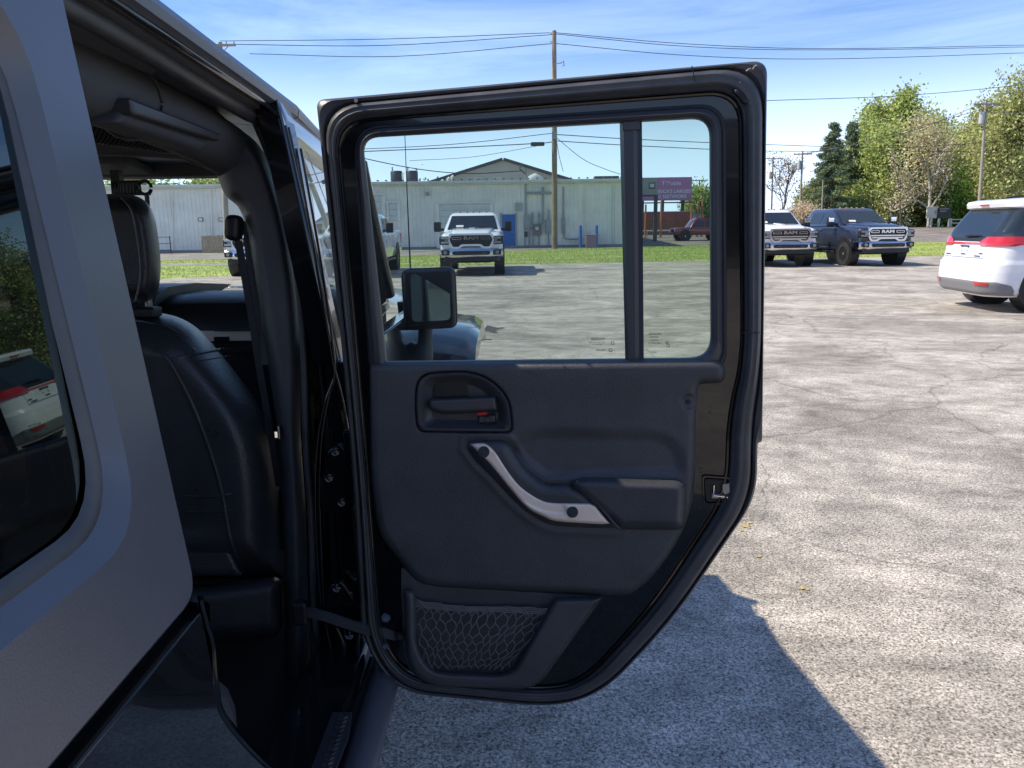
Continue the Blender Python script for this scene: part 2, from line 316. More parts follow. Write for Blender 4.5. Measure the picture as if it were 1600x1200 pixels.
    m5 = nn(t, 'ShaderNodeMapRange'); m5.inputs[1].default_value = 0.33; m5.inputs[2].default_value = 0.67; m5.inputs[3].default_value = 0.70; m5.inputs[4].default_value = 1.26; link(t, n5.outputs['Fac'], m5.inputs[0])
    s5 = nn(t, 'ShaderNodeVectorMath', operation='SCALE'); link(t, s2.outputs[0], s5.inputs[0]); link(t, m5.outputs[0], s5.inputs['Scale'])
    link(t, s5.outputs[0], b.inputs['Base Color'])
    bp = nn(t, 'ShaderNodeBump'); bp.inputs['Strength'].default_value = 0.7; bp.inputs['Distance'].default_value = bumpd; link(t, mr.outputs[0], bp.inputs['Height']); link(t, bp.outputs[0], b.inputs['Normal'])
    MATS[name] = M; return M
ASPHALT = ground_mat('worn coarse asphalt', (0.120, 0.108, 0.093), (0.74, 0.67, 0.575), 190, 0.8, streak=(0.85, 1.15, 1))
GRAVEL = ground_mat('pale gravel', (0.16, 0.14, 0.12), (0.46, 0.42, 0.37), 40, 0.4)
ROADM = ground_mat('tan road', (0.15, 0.13, 0.115), (0.34, 0.30, 0.27), 30, 0.2)
GRASSM = ground_mat('mown grass', (0.21, 0.26, 0.065), (0.42, 0.48, 0.15), 22, 0.35, streak=(0.4, 1.2, 1), fine=False)
FIELD = ground_mat('rough field', (0.05, 0.07, 0.02), (0.14, 0.13, 0.05), 3, 0.1, fine=False)
def sheet(name, pts, z, m_, sub=1, **kw):
    if not hasattr(z, '__len__'): z = [z]*len(pts)
    mb = MB().add([(p[0], p[1], zz) for p, zz in zip(pts, z)], [tuple(range(len(pts)))])
    return mb.obj(name, m_, **kw)
sheet('ground', [(-1500, -1500), (1500, -1500), (1500, 1500), (-1500, 1500)], -0.03, FIELD, kind='structure')
edge = [(-80, 16), (-22, 20), (-13, 23.5), (-5, 30.3), (0, 31.6), (8, 32.7), (18, 34.0), (60, 38)]
sheet('parking_lot', [(-80, -60), (90, -60)]+[(90, 40)]+edge[::-1], 0.0, ASPHALT, kind='structure')
sheet('grass', [(-120, 10), (160, 10), (160, 66), (-120, 66)], -0.012, GRASSM, kind='structure')
sheet('gravel_drive', [(-120, 42), (-7, 42), (3, 53.5), (9, 55.5), (9, 60), (-120, 60)], -0.006, GRAVEL, kind='structure')
sheet('gravel_path', [(-120, 34.2), (-12, 35.2), (-9.6, 37.5), (-120, 37.6)], -0.006, GRAVEL, kind='structure')
rz = lambda Y: (Y-58)*0.85/34
sheet('road', [(9, 58), (260, 64), (260, 98), (9, 92)], [0.0, 0.0, 0.85, 0.85], ROADM, kind='structure')
sheet('roadside_verge', [(-150, 92), (9, 92), (260, 98), (320, 260), (-150, 260)], [0.83, 0.83, 0.83, 2.0, 2.0], FIELD, kind='structure')
# standing blades along the mown strip and its ragged edge
def blades(n, xs, ys, hgt, wid):
    x = np.random.uniform(*xs, n); y = np.random.uniform(*ys, n); ex = np.interp(x, [e[0] for e in edge], [e[1] for e in edge])
    ok = (y > ex-0.15+0.25*np.sin(x*3.1)*np.sin(x*7.7)) & ~((x < 9) & (y > np.interp(x, [-7, 3, 9], [42, 53.5, 55.5]))) & ~((x < -10) & (y > 34.1) & (y < 37.7)); x, y = x[ok], y[ok]; n = len(x)
    a = np.random.uniform(0, math.pi, n); h = hgt*np.random.uniform(0.5, 1.3, n); w = wid*np.random.uniform(0.6, 1.2, n); l = np.random.normal(0, 0.35, (n, 2))*h[:, None]
    V = np.zeros((n, 3, 3)); V[:, 0] = np.stack([x-np.cos(a)*w, y-np.sin(a)*w, np.full(n, -.012)], -1); V[:, 1] = np.stack([x+np.cos(a)*w, y+np.sin(a)*w, np.full(n, -.012)], -1); V[:, 2] = np.stack([x+l[:, 0], y+l[:, 1], h], -1)
    return V.reshape(-1, 3), np.arange(3*n).reshape(-1, 3)
def leafmat(name, col, trans=0.35, vary=0.5, rough=0.55):
    M = bpy.data.materials.new(name); M.use_nodes = True; t = M.node_tree; t.nodes.clear(); o = nn(t, 'ShaderNodeOutputMaterial')
    g = nn(t, 'ShaderNodeNewGeometry'); hs = nn(t, 'ShaderNodeHueSaturation'); hs.inputs['Color'].default_value = (*col, 1)
    r1 = nn(t, 'ShaderNodeMapRange'); r1.inputs[3].default_value = 1-vary*0.7; r1.inputs[4].default_value = 1+vary; link(t, g.outputs['Random Per Island'], r1.inputs[0]); link(t, r1.outputs[0], hs.inputs['Value'])
    m3 = nn(t, 'ShaderNodeMath', operation='MULTIPLY'); m3.inputs[1].default_value = 7.31; m4 = nn(t, 'ShaderNodeMath', operation='FRACT'); link(t, g.outputs['Random Per Island'], m3.inputs[0]); link(t, m3.outputs[0], m4.inputs[0])
    r2 = nn(t, 'ShaderNodeMapRange'); r2.inputs[3].default_value = 0.47; r2.inputs[4].default_value = 0.53; link(t, m4.outputs[0], r2.inputs[0]); link(t, r2.outputs[0], hs.inputs['Hue'])
    d = nn(t, 'ShaderNodeBsdfDiffuse'); tr = nn(t, 'ShaderNodeBsdfTranslucent'); mi = nn(t, 'ShaderNodeMixShader'); mi.inputs[0].default_value = trans
    link(t, hs.outputs[0], d.inputs[0]); link(t, hs.outputs[0], tr.inputs[0]); link(t, d.outputs[0], mi.inputs[1]); link(t, tr.outputs[0], mi.inputs[2]); link(t, mi.outputs[0], o.inputs[0])
    MATS[name] = M; return M
BLADE = leafmat('grass blade', (0.40, 0.47, 0.14), 0.3, 0.3)
V, Q = blades(60000, (-24, 30), (22, 56), 0.055, 0.022)
obj('grass_blades', arr_mesh('grass_blades', V, Q), BLADE, label='short sunlit mown grass blades beyond the parking lot', cat='grass', kind='stuff')

STAIN = mat('oil stain', (0.05, 0.047, 0.043), 0.8, var=(9, 0.6, 1.6)); POLLEN = mat('yellow pollen clump', (0.42, 0.33, 0.12), 0.9, var=(60, 0.7, 1.3))
def blot(name, px, py, rx, ry, m_, seed, n=26):
    r_ = random.Random(seed); c = gnd(px, py); P = []
    for k in range(n): a = 2*math.pi*k/n; f = r_.uniform(.35, 1.15); P.append((c[0]+rx*f*math.cos(a), c[1]+ry*f*math.sin(a), .004))
    MB().add(P+[(c[0], c[1], .004)], [(k, (k+1) % n, n) for k in range(n)]).obj(name, m_, kind='structure')
blot('oil_stain', 762, 515, .26, .5, STAIN, 1); blot('oil_stain', 745, 531, .18, .2, STAIN, 2)
for k, (a, b, q) in enumerate(((1165, 823, .030), (1172, 818, .018), (1186, 870, .018), (1252, 920, .022), (1262, 922, .012), (1027, 976, .010), (1068, 1043, .008), (1158, 830, .014))): blot('pollen_clump', a, b, q, q*.8, POLLEN, 10+k, 14)

# ------------------------------------------------------------------ long metal building across the lawn
WALLM = mat('weathered white metal cladding', (0.80, 0.77, 0.70), 0.55, var=(0.7, 0.84, 1.08))
WTRIM = mat('white metal trim', (0.62, 0.63, 0.60), 0.5, var=(1.5, 0.85, 1.1))
GREYB = mat('grey box enamel', (0.30, 0.32, 0.33), 0.5, var=(2, 0.8, 1.2))
BLUED = mat('blue door paint', (0.035, 0.13, 0.42), 0.45, var=(1, 0.85, 1.1))
DARKM = mat('dark metal', (0.05, 0.05, 0.055), 0.5, var=(3, 0.7, 1.4))
BEIGE = mat('beige metal cladding', (0.36, 0.34, 0.29), 0.6, var=(0.5, 0.88, 1.1))
PINKW = mat('faded pink board', (0.33, 0.22, 0.24), 0.7, var=(2, 0.85, 1.1))
WOODP = mat('weathered pallet wood', (0.40, 0.31, 0.21), 0.85, var=(4, 0.7, 1.25))
BY = 57.0
bld = empty('metal_building', (0, BY, 0), label='long low building clad in pale ribbed metal across the lawn', cat='building')
X0, X1, ZT = -46.0, 8.4, 4.72
pts = []; x = X0
while x < X1:
    pts += [(x, 0), (x+0.19, 0), (x+0.215, -0.035), (x+0.275, -0.035), (x+0.30, 0)]; x += 0.30
pts = [p for p in pts if p[0] <= X1]
mb = MB(); n = len(pts)
mb.add([(p[0], p[1], 0.0) for p in pts]+[(p[0], p[1], ZT) for p in pts], [(k, k+1, k+1+n, k+n) for k in range(n-1)])
mb.obj('wall', WALLM, bld)
MB().box((X0+(X1-X0)/2, 14, ZT/2), (X1-X0-0.1, 27.9, ZT-0.1)).obj('side_walls', WALLM, bld)
MB().box((0.5*(X0+X1), 13.8, ZT+0.06), (X1-X0+0.5, 28.4, 0.16), rx=0.004).obj('roof', WTRIM, bld)
MB().box((0.5*(X0+X1), -0.13, ZT-0.09), (X1-X0+0.3, 0.16, 0.20)).obj('gutter', WTRIM, bld, bevel=0.03)
ribs = MB()
x = X0
while x < X1: ribs.box((x, -0.15, ZT+0.17), (0.10, 0.5, 0.07)); x += 0.6
ribs.obj('roof_rib_ends', DARKM, bld, kind='stuff')
MB().box((0.5*(X0+X1), -0.06, 0.09), (X1-X0, 0.10, 0.2)).obj('foundation', mat('concrete', (0.28, 0.27, 0.25), 0.9, var=(1, 0.8, 1.1)), bld)
def wb(name, x0, y0, x1, y1, dep, material, parent=bld, off=0.04, bevel=0.0):
    a = aty(x0, y1, BY); b = aty(x1, y0, BY)
    return MB().box(((a[0]+b[0])/2, -off-dep/2, (a[2]+b[2])/2), (abs(b[0]-a[0]), dep, abs(b[2]-a[2]))).obj(name, material, parent, bevel=bevel)
for x0, y0, x1, y1 in ((686, 319, 767, 388), (583, 306, 600, 390), (607, 318, 622, 345)):
    d_ = wb('overhead_door', x0, y0, x1, y1, 0.02, WTRIM)
    wb('door_frame', x0-3, y0-4, x1+3, y0-0.5, 0.09, WALLM, d_); wb('door_frame', x0-3, y0-0.5, x0, y1, 0.09, WALLM, d_); wb('door_frame', x1, y0-0.5, x1+3, y1, 0.09, WALLM, d_)
    k = y0+9
    while k < y1-3: wb('door_seam', x0+0.5, k, x1-0.5, k+0.7, 0.03, GREYB, d_); k += 10
pd = wb('personnel_door', 784.5, 335, 805.5, 386, 0.05, BLUED); wb('door_frame', 782.5, 333, 784.5, 386, 0.09, GREYB, pd); wb('door_frame', 805.5, 333, 807.5, 386, 0.09, GREYB, pd); wb('handle', 801, 362, 803, 364, 0.16, STEEL, pd)
lv = wb('louvre_vent', 804, 316, 816.5, 330.5, 0.05, WTRIM)
for k in range(4): wb('slat', 805, 318+k*3.2, 815.6, 319.7+k*3.2, 0.10, GREYB, lv)
def pipe(name, pxs, r, material=GREYB, parent=bld, off=0.16):
    P = [aty(a, b, BY) for a, b in pxs]; return MB().tube([(p[0], -off, p[2]) for p in P], r, 8).obj(name, material, parent, smooth=60)
wb('electric_box', 818, 336, 828, 356, 0.25, GREYB, bevel=0.02); wb('electric_box', 819, 362, 824, 370, 0.2, DARKM, bevel=0.02)
wb('meter_box', 832, 350, 846, 367, 0.3, mat('dark grey enamel', (0.16, 0.17, 0.18), 0.5), bevel=0.02); wb('meter_box', 852.5, 343, 861, 365, 0.3, GREYB, bevel=0.02)
wb('meter_dial', 836.5, 354.5, 841, 359.5, 0.42, CHROME, bevel=0.02); wb('disconnect_box', 877, 340, 883, 352, 0.2, GREYB, bevel=0.02); wb('disconnect_box', 877, 352, 882, 365, 0.16, GREYB, bevel=0.02)
for P in ([(821.5, 262), (821.5, 336)], [(848, 292), (848, 349), (842, 352)], [(832, 332), (832, 350)], [(842, 332), (842, 350)], [(857, 327), (857, 343)], [(880, 292), (880, 341)], [(820, 357), (820, 385)], [(827, 357), (827, 385)], [(833, 367), (833, 385)], [(842, 367), (842, 385)], [(857, 365), (857, 385)], [(881, 365), (881, 372), (890, 374), (906, 373)], [(818, 357), (832, 357)]):
    pipe('conduit', P, 0.055)
for P in ([(914, 293), (914, 384)], [(958, 291), (958, 383)], [(830, 292), (849, 292)], [(822, 304), (862, 301)], [(330, 298), (333, 392)], [(270, 300), (271, 394)]): pipe('seam_cover', P, 0.05, WALLM, off=0.05)
wb('cable_tray', 823, 299.5, 862, 304, 0.2, GREYB)
pipe('service_loop', [(821, 272), (816, 268), (812, 264), (813, 259), (818, 257), (822, 260), (822, 268)], 0.04, DARKM)
wb('wall_lamp', 666, 300, 671, 306, 0.4, GREYB, bevel=0.05)
for a, b in ((314, 343), (346, 343)):
    q = wb('wall_plate', a-3.6, b-3, a+3.6, b+3, 0.03, DARKM); wb('plate_face', a-2.6, b-2, a+2.6, b+2, 0.05, WALLM, q)
for a in (611, 635):
    p = aty(a+9, 283, BY+3); v = MB(); v.tube([(p[0], 3, ZT+0.2), (p[0], 3, ZT+0.25), (p[0], 3, ZT+0.95), (p[0], 3, ZT+1.05)], [0.35, 0.46, 0.46, 0.40], 14)
    e = v.obj('roof_ventilator', DARKM, bld, smooth=40); MB().cyl((p[0]-0.3, 3, ZT+0.3), (p[0]-0.3, 3, ZT+1.35), 0.05).obj('ventilator_post', GREYB, e)
for a, y0 in ((700, 279), (706, 276), (690, 282), (674, 286), (629, 271)):
    p = aty(a, y0, BY+2); MB().tube([(p[0], 2, ZT), (p[0], 2, p[2]), (p[0]+0.12, 2, p[2]+0.05)], 0.10 if a > 695 else 0.06, 8).obj('roof_pipe', WTRIM, bld, smooth=50)
for a, b in ((742, 762), (772, 785), (730, 738), (928, 966)):
    p = aty(a, 288, BY+2); q = aty(b, 286, BY+2); MB().box(((p[0]+q[0])/2, 2, ZT+0.25), (q[0]-p[0], 0.8, 0.28)).obj('roof_curb', GREYB if a < 900 else DARKM, bld, bevel=0.03)
dish = aty(836, 282, BY+1.5); MB().tube([(dish[0]-0.4, 1.4, dish[2]), (dish[0], 1.5, dish[2]+0.1), (dish[0]+0.5, 1.7, dish[2])], [0.32, 0.45, 0.25], 10).obj('roof_fan', WTRIM, bld, smooth=60)
MB().tube([(aty(835, 288, BY)[0]-0.1, 1.6, ZT), (aty(835, 288, BY)[0], 1.6, ZT+0.6)], 0.05).obj('fan_post', GREYB, bld)
pb = aty(925, 370, BY-1.0)
t_ = empty('pink_bin', (pb[0], BY-1.0, 0), label='faded pink box standing between two blue bollards by the metal wall', cat='bin')
MB().box((0, 0, 0.42), (0.85, 0.6, 0.84)).obj('bin_body', PINKW, t_, bevel=0.03); MB().box((0, 0, 0.87), (0.92, 0.66, 0.06)).obj('bin_lid', PINKW, t_, bevel=0.02)
for a, lab in ((907, 'blue steel bollard left of the pink box by the wall'), (932, 'blue steel bollard right of the pink box by the wall')):
    p = aty(a, 370, BY-1.2); b_ = empty('bollard', (p[0], BY-1.2, 0), label=lab, cat='bollard', group='blue bollards'); MB().tube([(0, 0, 0), (0, 0, 1.45), (0, 0, 1.55), (0, 0, 1.58)], [0.11, 0.11, 0.08, 0.01], 12).obj('post', BLUED, b_, smooth=40)
# pallet screen and rack beside the wall, seen through the windscreen
pp = aty(340, 380, BY-1.5); ps = empty('pallet_screen', (pp[0], BY-1.5, 0), label='weathered wooden pallet boards leaning on the pale metal wall', cat='pallet')
a, b = aty(318, 392, BY-1.5)[0]-pp[0], aty(364, 392, BY-1.5)[0]-pp[0]
k = a
while k < b: MB().box((k, random.uniform(-.02, .02), 0.62), (0.16, 0.03, random.uniform(1.15, 1.25))).obj('plank', WOODP, ps); k += 0.185
for z in (0.2, 1.0): MB().box(((a+b)/2, 0.05, z), (b-a, 0.05, 0.10)).obj('rail', WOODP, ps)
rk = aty(256, 380, BY-1.5); r_ = empty('metal_rack', (rk[0], BY-1.5, 0), label='small dark open metal rack against the pale wall', cat='rack')
for x in (-0.45, 0.45): MB().box((x, 0, 0.6), (0.05, 0.05, 1.2)).obj('upright', DARKM, r_)
for z in (0.25, 0.7, 1.15): MB().box((0, 0, z), (0.9, 0.3, 0.04)).obj('shelf', DARKM, r_)

# gabled building behind
gb = empty('gabled_building', (0, 84, 0), label='beige gabled building rising behind the metal building', cat='building')
ap = aty(786, 251, 84); el, er = aty(664, 293, 84), aty(908, 288, 84); ze = 5.7
gx0, gx1 = el[0]-1, er[0]+0.5
MB().prism([(gx0, 0, 0), (gx1, 0, 0), (gx1, 0, ze), (ap[0], 0, ap[2]), (gx0, 0, ze)], (0, 25, 0)).obj('wall', BEIGE, gb)
for sx in (gx0, gx1):
    d = Vector((ap[0]-sx, 0, ap[2]-ze)); nrm = Vector((-d.z, 0, d.x)).normalized(); nrm = nrm if nrm.z > 0 else -nrm
    e0 = Vector((sx, -0.5, ze))-d*0.04; p = [e0, Vector((ap[0], -0.5, ap[2]))]; MB().prism([p[0]+nrm*0.02, p[1]+nrm*0.02, p[1]+nrm*0.28, p[0]+nrm*0.28], (0, 26, 0)).obj('roof', DARKM, gb)

# ------------------------------------------------------------------ billboard, cabinet sign, containers, fence, to the right of the building
BILL = mat('pink billboard vinyl', (0.52, 0.21, 0.38), 0.5, var=(0.4, 0.9, 1.1)); INK = mat('white print', (0.75, 0.72, 0.74), 0.5)
a, b = aty(992, 314, 92), aty(1081, 276.5, 92)
bb = empty('billboard', ((a[0]+b[0])/2, 92, 0.8), label='pink roadside billboard with white lettering above the red container', cat='billboard')
bw, bz0, bz1 = b[0]-a[0], a[2]-0.8, b[2]-0.8
MB().box((0, 0, (bz0+bz1)/2), (bw, 0.3, bz1-bz0)).obj('panel', BILL, bb, bevel=0.03)
MB().box((0, -0.2, bz0-0.25), (bw+0.3, 0.9, 0.12)).obj('catwalk', DARKM, bb)
for x in (-bw*0.36, 0, bw*0.36): MB().box((x, 0.3, bz0/2), (0.35, 0.35, bz0)).obj('post', DARKM, bb)
def face_y(x, y, z): return Matrix.Translation((x, y, z)) @ Matrix.Rotation(math.pi/2, 4, 'X')
zc = (bz0+bz1)/2
for s_, z, sz, dx in (('T Mobile', zc+0.62, 0.62, 0.9), ("OHIO'S LARGEST 5G AND AMERICA'S BEST", zc+0.13, 0.20, 0.9), ("AMERICA'S LARGEST", zc-0.30, 0.56, 0.9), ('5G NETWORK', zc-0.88, 0.56, 0.9)):
    if 'OHIO' in s_: continue
    text('lettering', s_, sz, INK, face_y(dx, -0.17, z), bb, bold=0.012)
cs = aty(1014, 376, 66); c_ = empty('cabinet_sign', (cs[0], 66, rz(66)), label='grey box sign on a dark post in front of the pink billboard', cat='sign')
a, b = aty(996, 305, 66), aty(1027, 277.5, 66); z0, z1 = a[2]-rz(66), b[2]-rz(66); xl, xr = a[0]-cs[0], b[0]-cs[0]
MB().box(((xl+xr)/2, 0, (z0+z1)/2), (xr-xl, 0.45, z1-z0)).obj('cabinet', mat('grey sign face', (0.30, 0.31, 0.28), 0.5, var=(1, 0.9, 1.1)), c_, bevel=0.04)
MB().box(((xl+xr)/2, -0.02, z0-0.06), (xr-xl+0.05, 0.47, 0.12)).obj('cabinet_base', DARKM, c_)
e = MB().box((0.12, -0.24, (z0+z1)/2+0.05), (0.52, 0.06, 0.5)).obj('sign_window', DARKM, c_, bevel=0.02); MB().box((0.12, -0.28, (z0+z1)/2+0.05), (0.36, 0.02, 0.30)).obj('window_pane', WTRIM, e)
px_ = aty(1024, 340, 66)[0]-cs[0]; MB().box((px_, 0, z0/2), (0.28, 0.28, z0)).obj('post', DARKM, c_)
for k, (a0, a1, y0, y1, mm, lab) in enumerate(((990, 1079, 331, 341.5, (0.36, 0.09, 0.07), 'red shipping container behind the board fence'), (1079, 1100, 336, 341, (0.38, 0.36, 0.35), 'pale low shed beside the red container'))):
    a, b = aty(a0, y1, 84), aty(a1, y0, 84); c2 = empty('container' if k == 0 else 'low_shed', ((a[0]+b[0])/2, 84, 0.7), label=lab, cat='container' if k == 0 else 'shed')
    w_, zt = b[0]-a[0], b[2]-0.7
    MB().box((0, 1.2, zt/2), (w_, 2.4, zt)).obj('body', mat('faded paint %d' % k, mm, 0.6, var=(1, 0.8, 1.15)), c2, bevel=0.03)
    MB().box((0, 1.2, zt+0.04), (w_+0.1, 2.5, 0.09)).obj('roof_edge', GREYB, c2)
    for q in range(int(w_/0.6)): MB().box((-w_/2+0.3+q*0.6, -0.02, zt/2), (0.12, 0.05, zt-0.2)).obj('rib', mat('faded paint %d' % k, mm), c2)
FW = mat('orange brown fence boards', (0.24, 0.095, 0.045), 0.8, var=(2, 0.7, 1.3))
a, b = aty(990, 364, 80), aty(1104, 342, 80); fe = empty('board_fence', (0, 80, 0.5), label='low brown horizontal board fence below the red container', cat='fence')
zt = b[2]-0.5
for q in range(5): MB().box(((a[0]+b[0])/2, random.uniform(-.01, .01), zt*(q+0.5)/5), (b[0]-a[0], 0.05, zt/5-0.035)).obj('board', FW, fe)
for q in range(9): MB().box((a[0]+(b[0]-a[0])*q/8, 0.08, zt/2), (0.12, 0.12, zt)).obj('fence_post', FW, fe)
for k, (x, y0, y1, lab) in enumerate(((1008, 320, 372, 'thin orange post nearest the grey box sign'), (1032, 313, 372, 'thin orange post just right of the dark sign post'), (1079, 318, 372, 'thin orange post at the right end of the billboard'), (1089, 316, 368, 'left one of the paired orange posts right of the billboard'), (1096, 312, 368, 'right one of the paired orange posts right of the billboard'))):
    a, b = aty(x, y1, 74), aty(x, y0, 74); p = empty('marker_post', (a[0], 74, rz(74)), label=lab, cat='post', group='thin orange posts'); z = b[2]-rz(74)
    MB().tube([(0, 0, 0), (0, 0, z), (0, 0, z+0.05)], [0.09, 0.09, 0.04], 8).obj('shaft', mat('orange paint', (0.42, 0.17, 0.06), 0.6), p); MB().box((0, 0, 0.04), (0.3, 0.3, 0.08)).obj('base', GREYB, p)
a = aty(1047, 362, 76); gr = empty('guard_rail', (0, 76, rz(76)), label='pale low rail running along the board fence', cat='rail')
MB().box((a[0]+1, 0, 0.55), (7.5, 0.05, 0.12)).obj('rail', WTRIM, gr, bevel=0.02)
for q in range(4): MB().box((a[0]-2.2+q*2.2, 0.05, 0.28), (0.08, 0.08, 0.56)).obj('post', GREYB, gr)

# pylon boards and rail fence on the far verge
def at_v(px, py): Y = 94.0; p = aty(px, py, Y); return p
sb = at_v(1464, 352); sg = empty('sign_board', (sb[0], 94, 0.85), label='white and black panel sign on white posts across the road', cat='sign')
for x0, x1, mm, nm in ((1447, 1464.5, WTRIM, 'white_panel'), (1465, 1487, DARKM, 'black_panel')):
    a, b = at_v(x0, 341), at_v(x1, 322.5); MB().box(((a[0]+b[0])/2-sb[0], 0, (a[2]+b[2])/2-0.85), (b[0]-a[0], 0.2, b[2]-a[2])).obj(nm, mm, sg, bevel=0.02)
for x in (1456, 1468, 1484): a = at_v(x, 341); MB().box((a[0]-sb[0], 0.05, (a[2]-0.85)/2), (0.18, 0.16, a[2]-0.85)).obj('post', WTRIM, sg)
a, b = at_v(1458, 331), at_v(1462, 337); MB().prism([(a[0]-sb[0], -0.12, a[2]-0.85), (a[0]-sb[0]+0.35, -0.12, a[2]-0.85+0.25), (b[0]-sb[0], -0.12, b[2]-0.85)], (0, 0.01, 0)).obj('emblem', GREYB, sg)
for q, (x0, x1, y) in enumerate(((1468, 1482, 326.5), (1468, 1478, 330))):
    a, b = at_v(x0, y), at_v(x1, y+1); MB().box(((a[0]+b[0])/2-sb[0], -0.12, a[2]-0.85), (b[0]-a[0], 0.02, 0.12)).obj('sign_line', GREYB, sg)
a = at_v(1498, 345); rf = empty('rail_fence', (a[0], 94, 0.85), label='short pale split rail fence beyond the white van', cat='fence')
for x in (-0.9, 0.9): MB().box((x, 0, 0.5), (0.14, 0.14, 1.0)).obj('post', WTRIM, rf)
for z in (0.45, 0.85): MB().box((0.4, 0, z), (3.0, 0.06, 0.12)).obj('rail', WTRIM, rf)
pl = aty(1250, 330, 118); wbld = empty('pale_house', (pl[0], 118, 1.0), label='small pale low building behind the white truck and thin poles', cat='building')
MB().box((0, 2, 1.0), (5.4, 4, 2.0)).obj('wall', WTRIM, wbld); MB().prism([(-3.0, -0.3, 2.0), (3.0, -0.3, 2.0), (0, -0.3, 2.9)], (0, 4.6, 0)).obj('roof', mat('pale roof', (0.45, 0.42, 0.38), 0.7), wbld)
MB().box((0.8, -0.02, 1.1), (0.9, 0.05, 0.8)).obj('window', CARGLASS, wbld)

# ================================================================== vehicles
def rrect(hx, hy0, hy1, r, k=5):          # rounded rectangle in plan, from the rear right corner round
    o = []
    for cx, cy, a0 in ((hx-r, hy1-r, 0), (-hx+r, hy1-r, 90), (-hx+r, hy0+r, 180), (hx-r, hy0+r, 270)):
        for j in range(k): a = math.radians(a0+90*j/(k-1)); o.append((cx+r*math.cos(a), cy+r*math.sin(a)))
    return o
def rsec(y, hw, z0, z1, r, hwt=None, k=4): # rounded cross-section at y
    hwt = hw if hwt is None else hwt; o = []
    for cx, cz, a0, w in ((1, z1-r, 0, hwt), (-1, z1-r, 90, hwt), (-1, z0+r*0.6, 180, hw), (1, z0+r*0.6, 270, hw)):
        for j in range(k):
            a = math.radians(a0+90*j/(k-1)); rr = r if cz > (z0+z1)/2 else r*0.6
            o.append((cx*(w-rr)+rr*math.cos(a), y, cz+rr*math.sin(a)))
    return o
def wheel(parent, c, r, w, side, spokes=6, rimm=ALLOY):
    x, y, z = c; prof = [(-w/2, r*0.60), (-w/2, r*0.93), (-w*0.36, r), (w*0.36, r), (w/2, r*0.93), (w/2, r*0.60)]
    n = 28; rings = [[(x+px, y+pr*math.cos(2*math.pi*k/n), z+pr*math.sin(2*math.pi*k/n)) for k in range(n)] for px, pr in prof]
    ty = MB().loft(rings, caps=False).obj('wheel', TYRE, parent, smooth=40)
    xo = x+side*w*0.42; b = MB()
    b.loft([[(xo-side*dx, y+pr*math.cos(2*math.pi*k/n), z+pr*math.sin(2*math.pi*k/n)) for k in range(n)] for dx, pr in ((-0.02, r*0.61), (0.01, r*0.66), (0.05, r*0.58), (0.10, r*0.56))], caps=False)
    for k in range(spokes):
        a = 2*math.pi*k/spokes; b.box((xo-side*0.02, y+r*0.30*math.cos(a), z+r*0.30*math.sin(a)), (0.05, r*0.56, r*0.17), rx=a)
    b.tube([(xo-side*0.05, y, z), (xo+side*0.015, y, z)], [r*0.16, r*0.12], 12)
    b.obj('rim', rimm, ty, smooth=35)
    MB().tube([(xo-side*0.09, y, z), (xo-side*0.10, y, z)], r*0.57, 20).obj('brake_disc', DARKM, ty)
    return ty
def grille_ring(o, i, y, dep): return [[(p[0], y+dep, p[1]) for p in o], [(p[0], y, p[1]) for p in o], [(p[0], y, p[1]) for p in i], [(p[0], y+dep, p[1]) for p in i]]
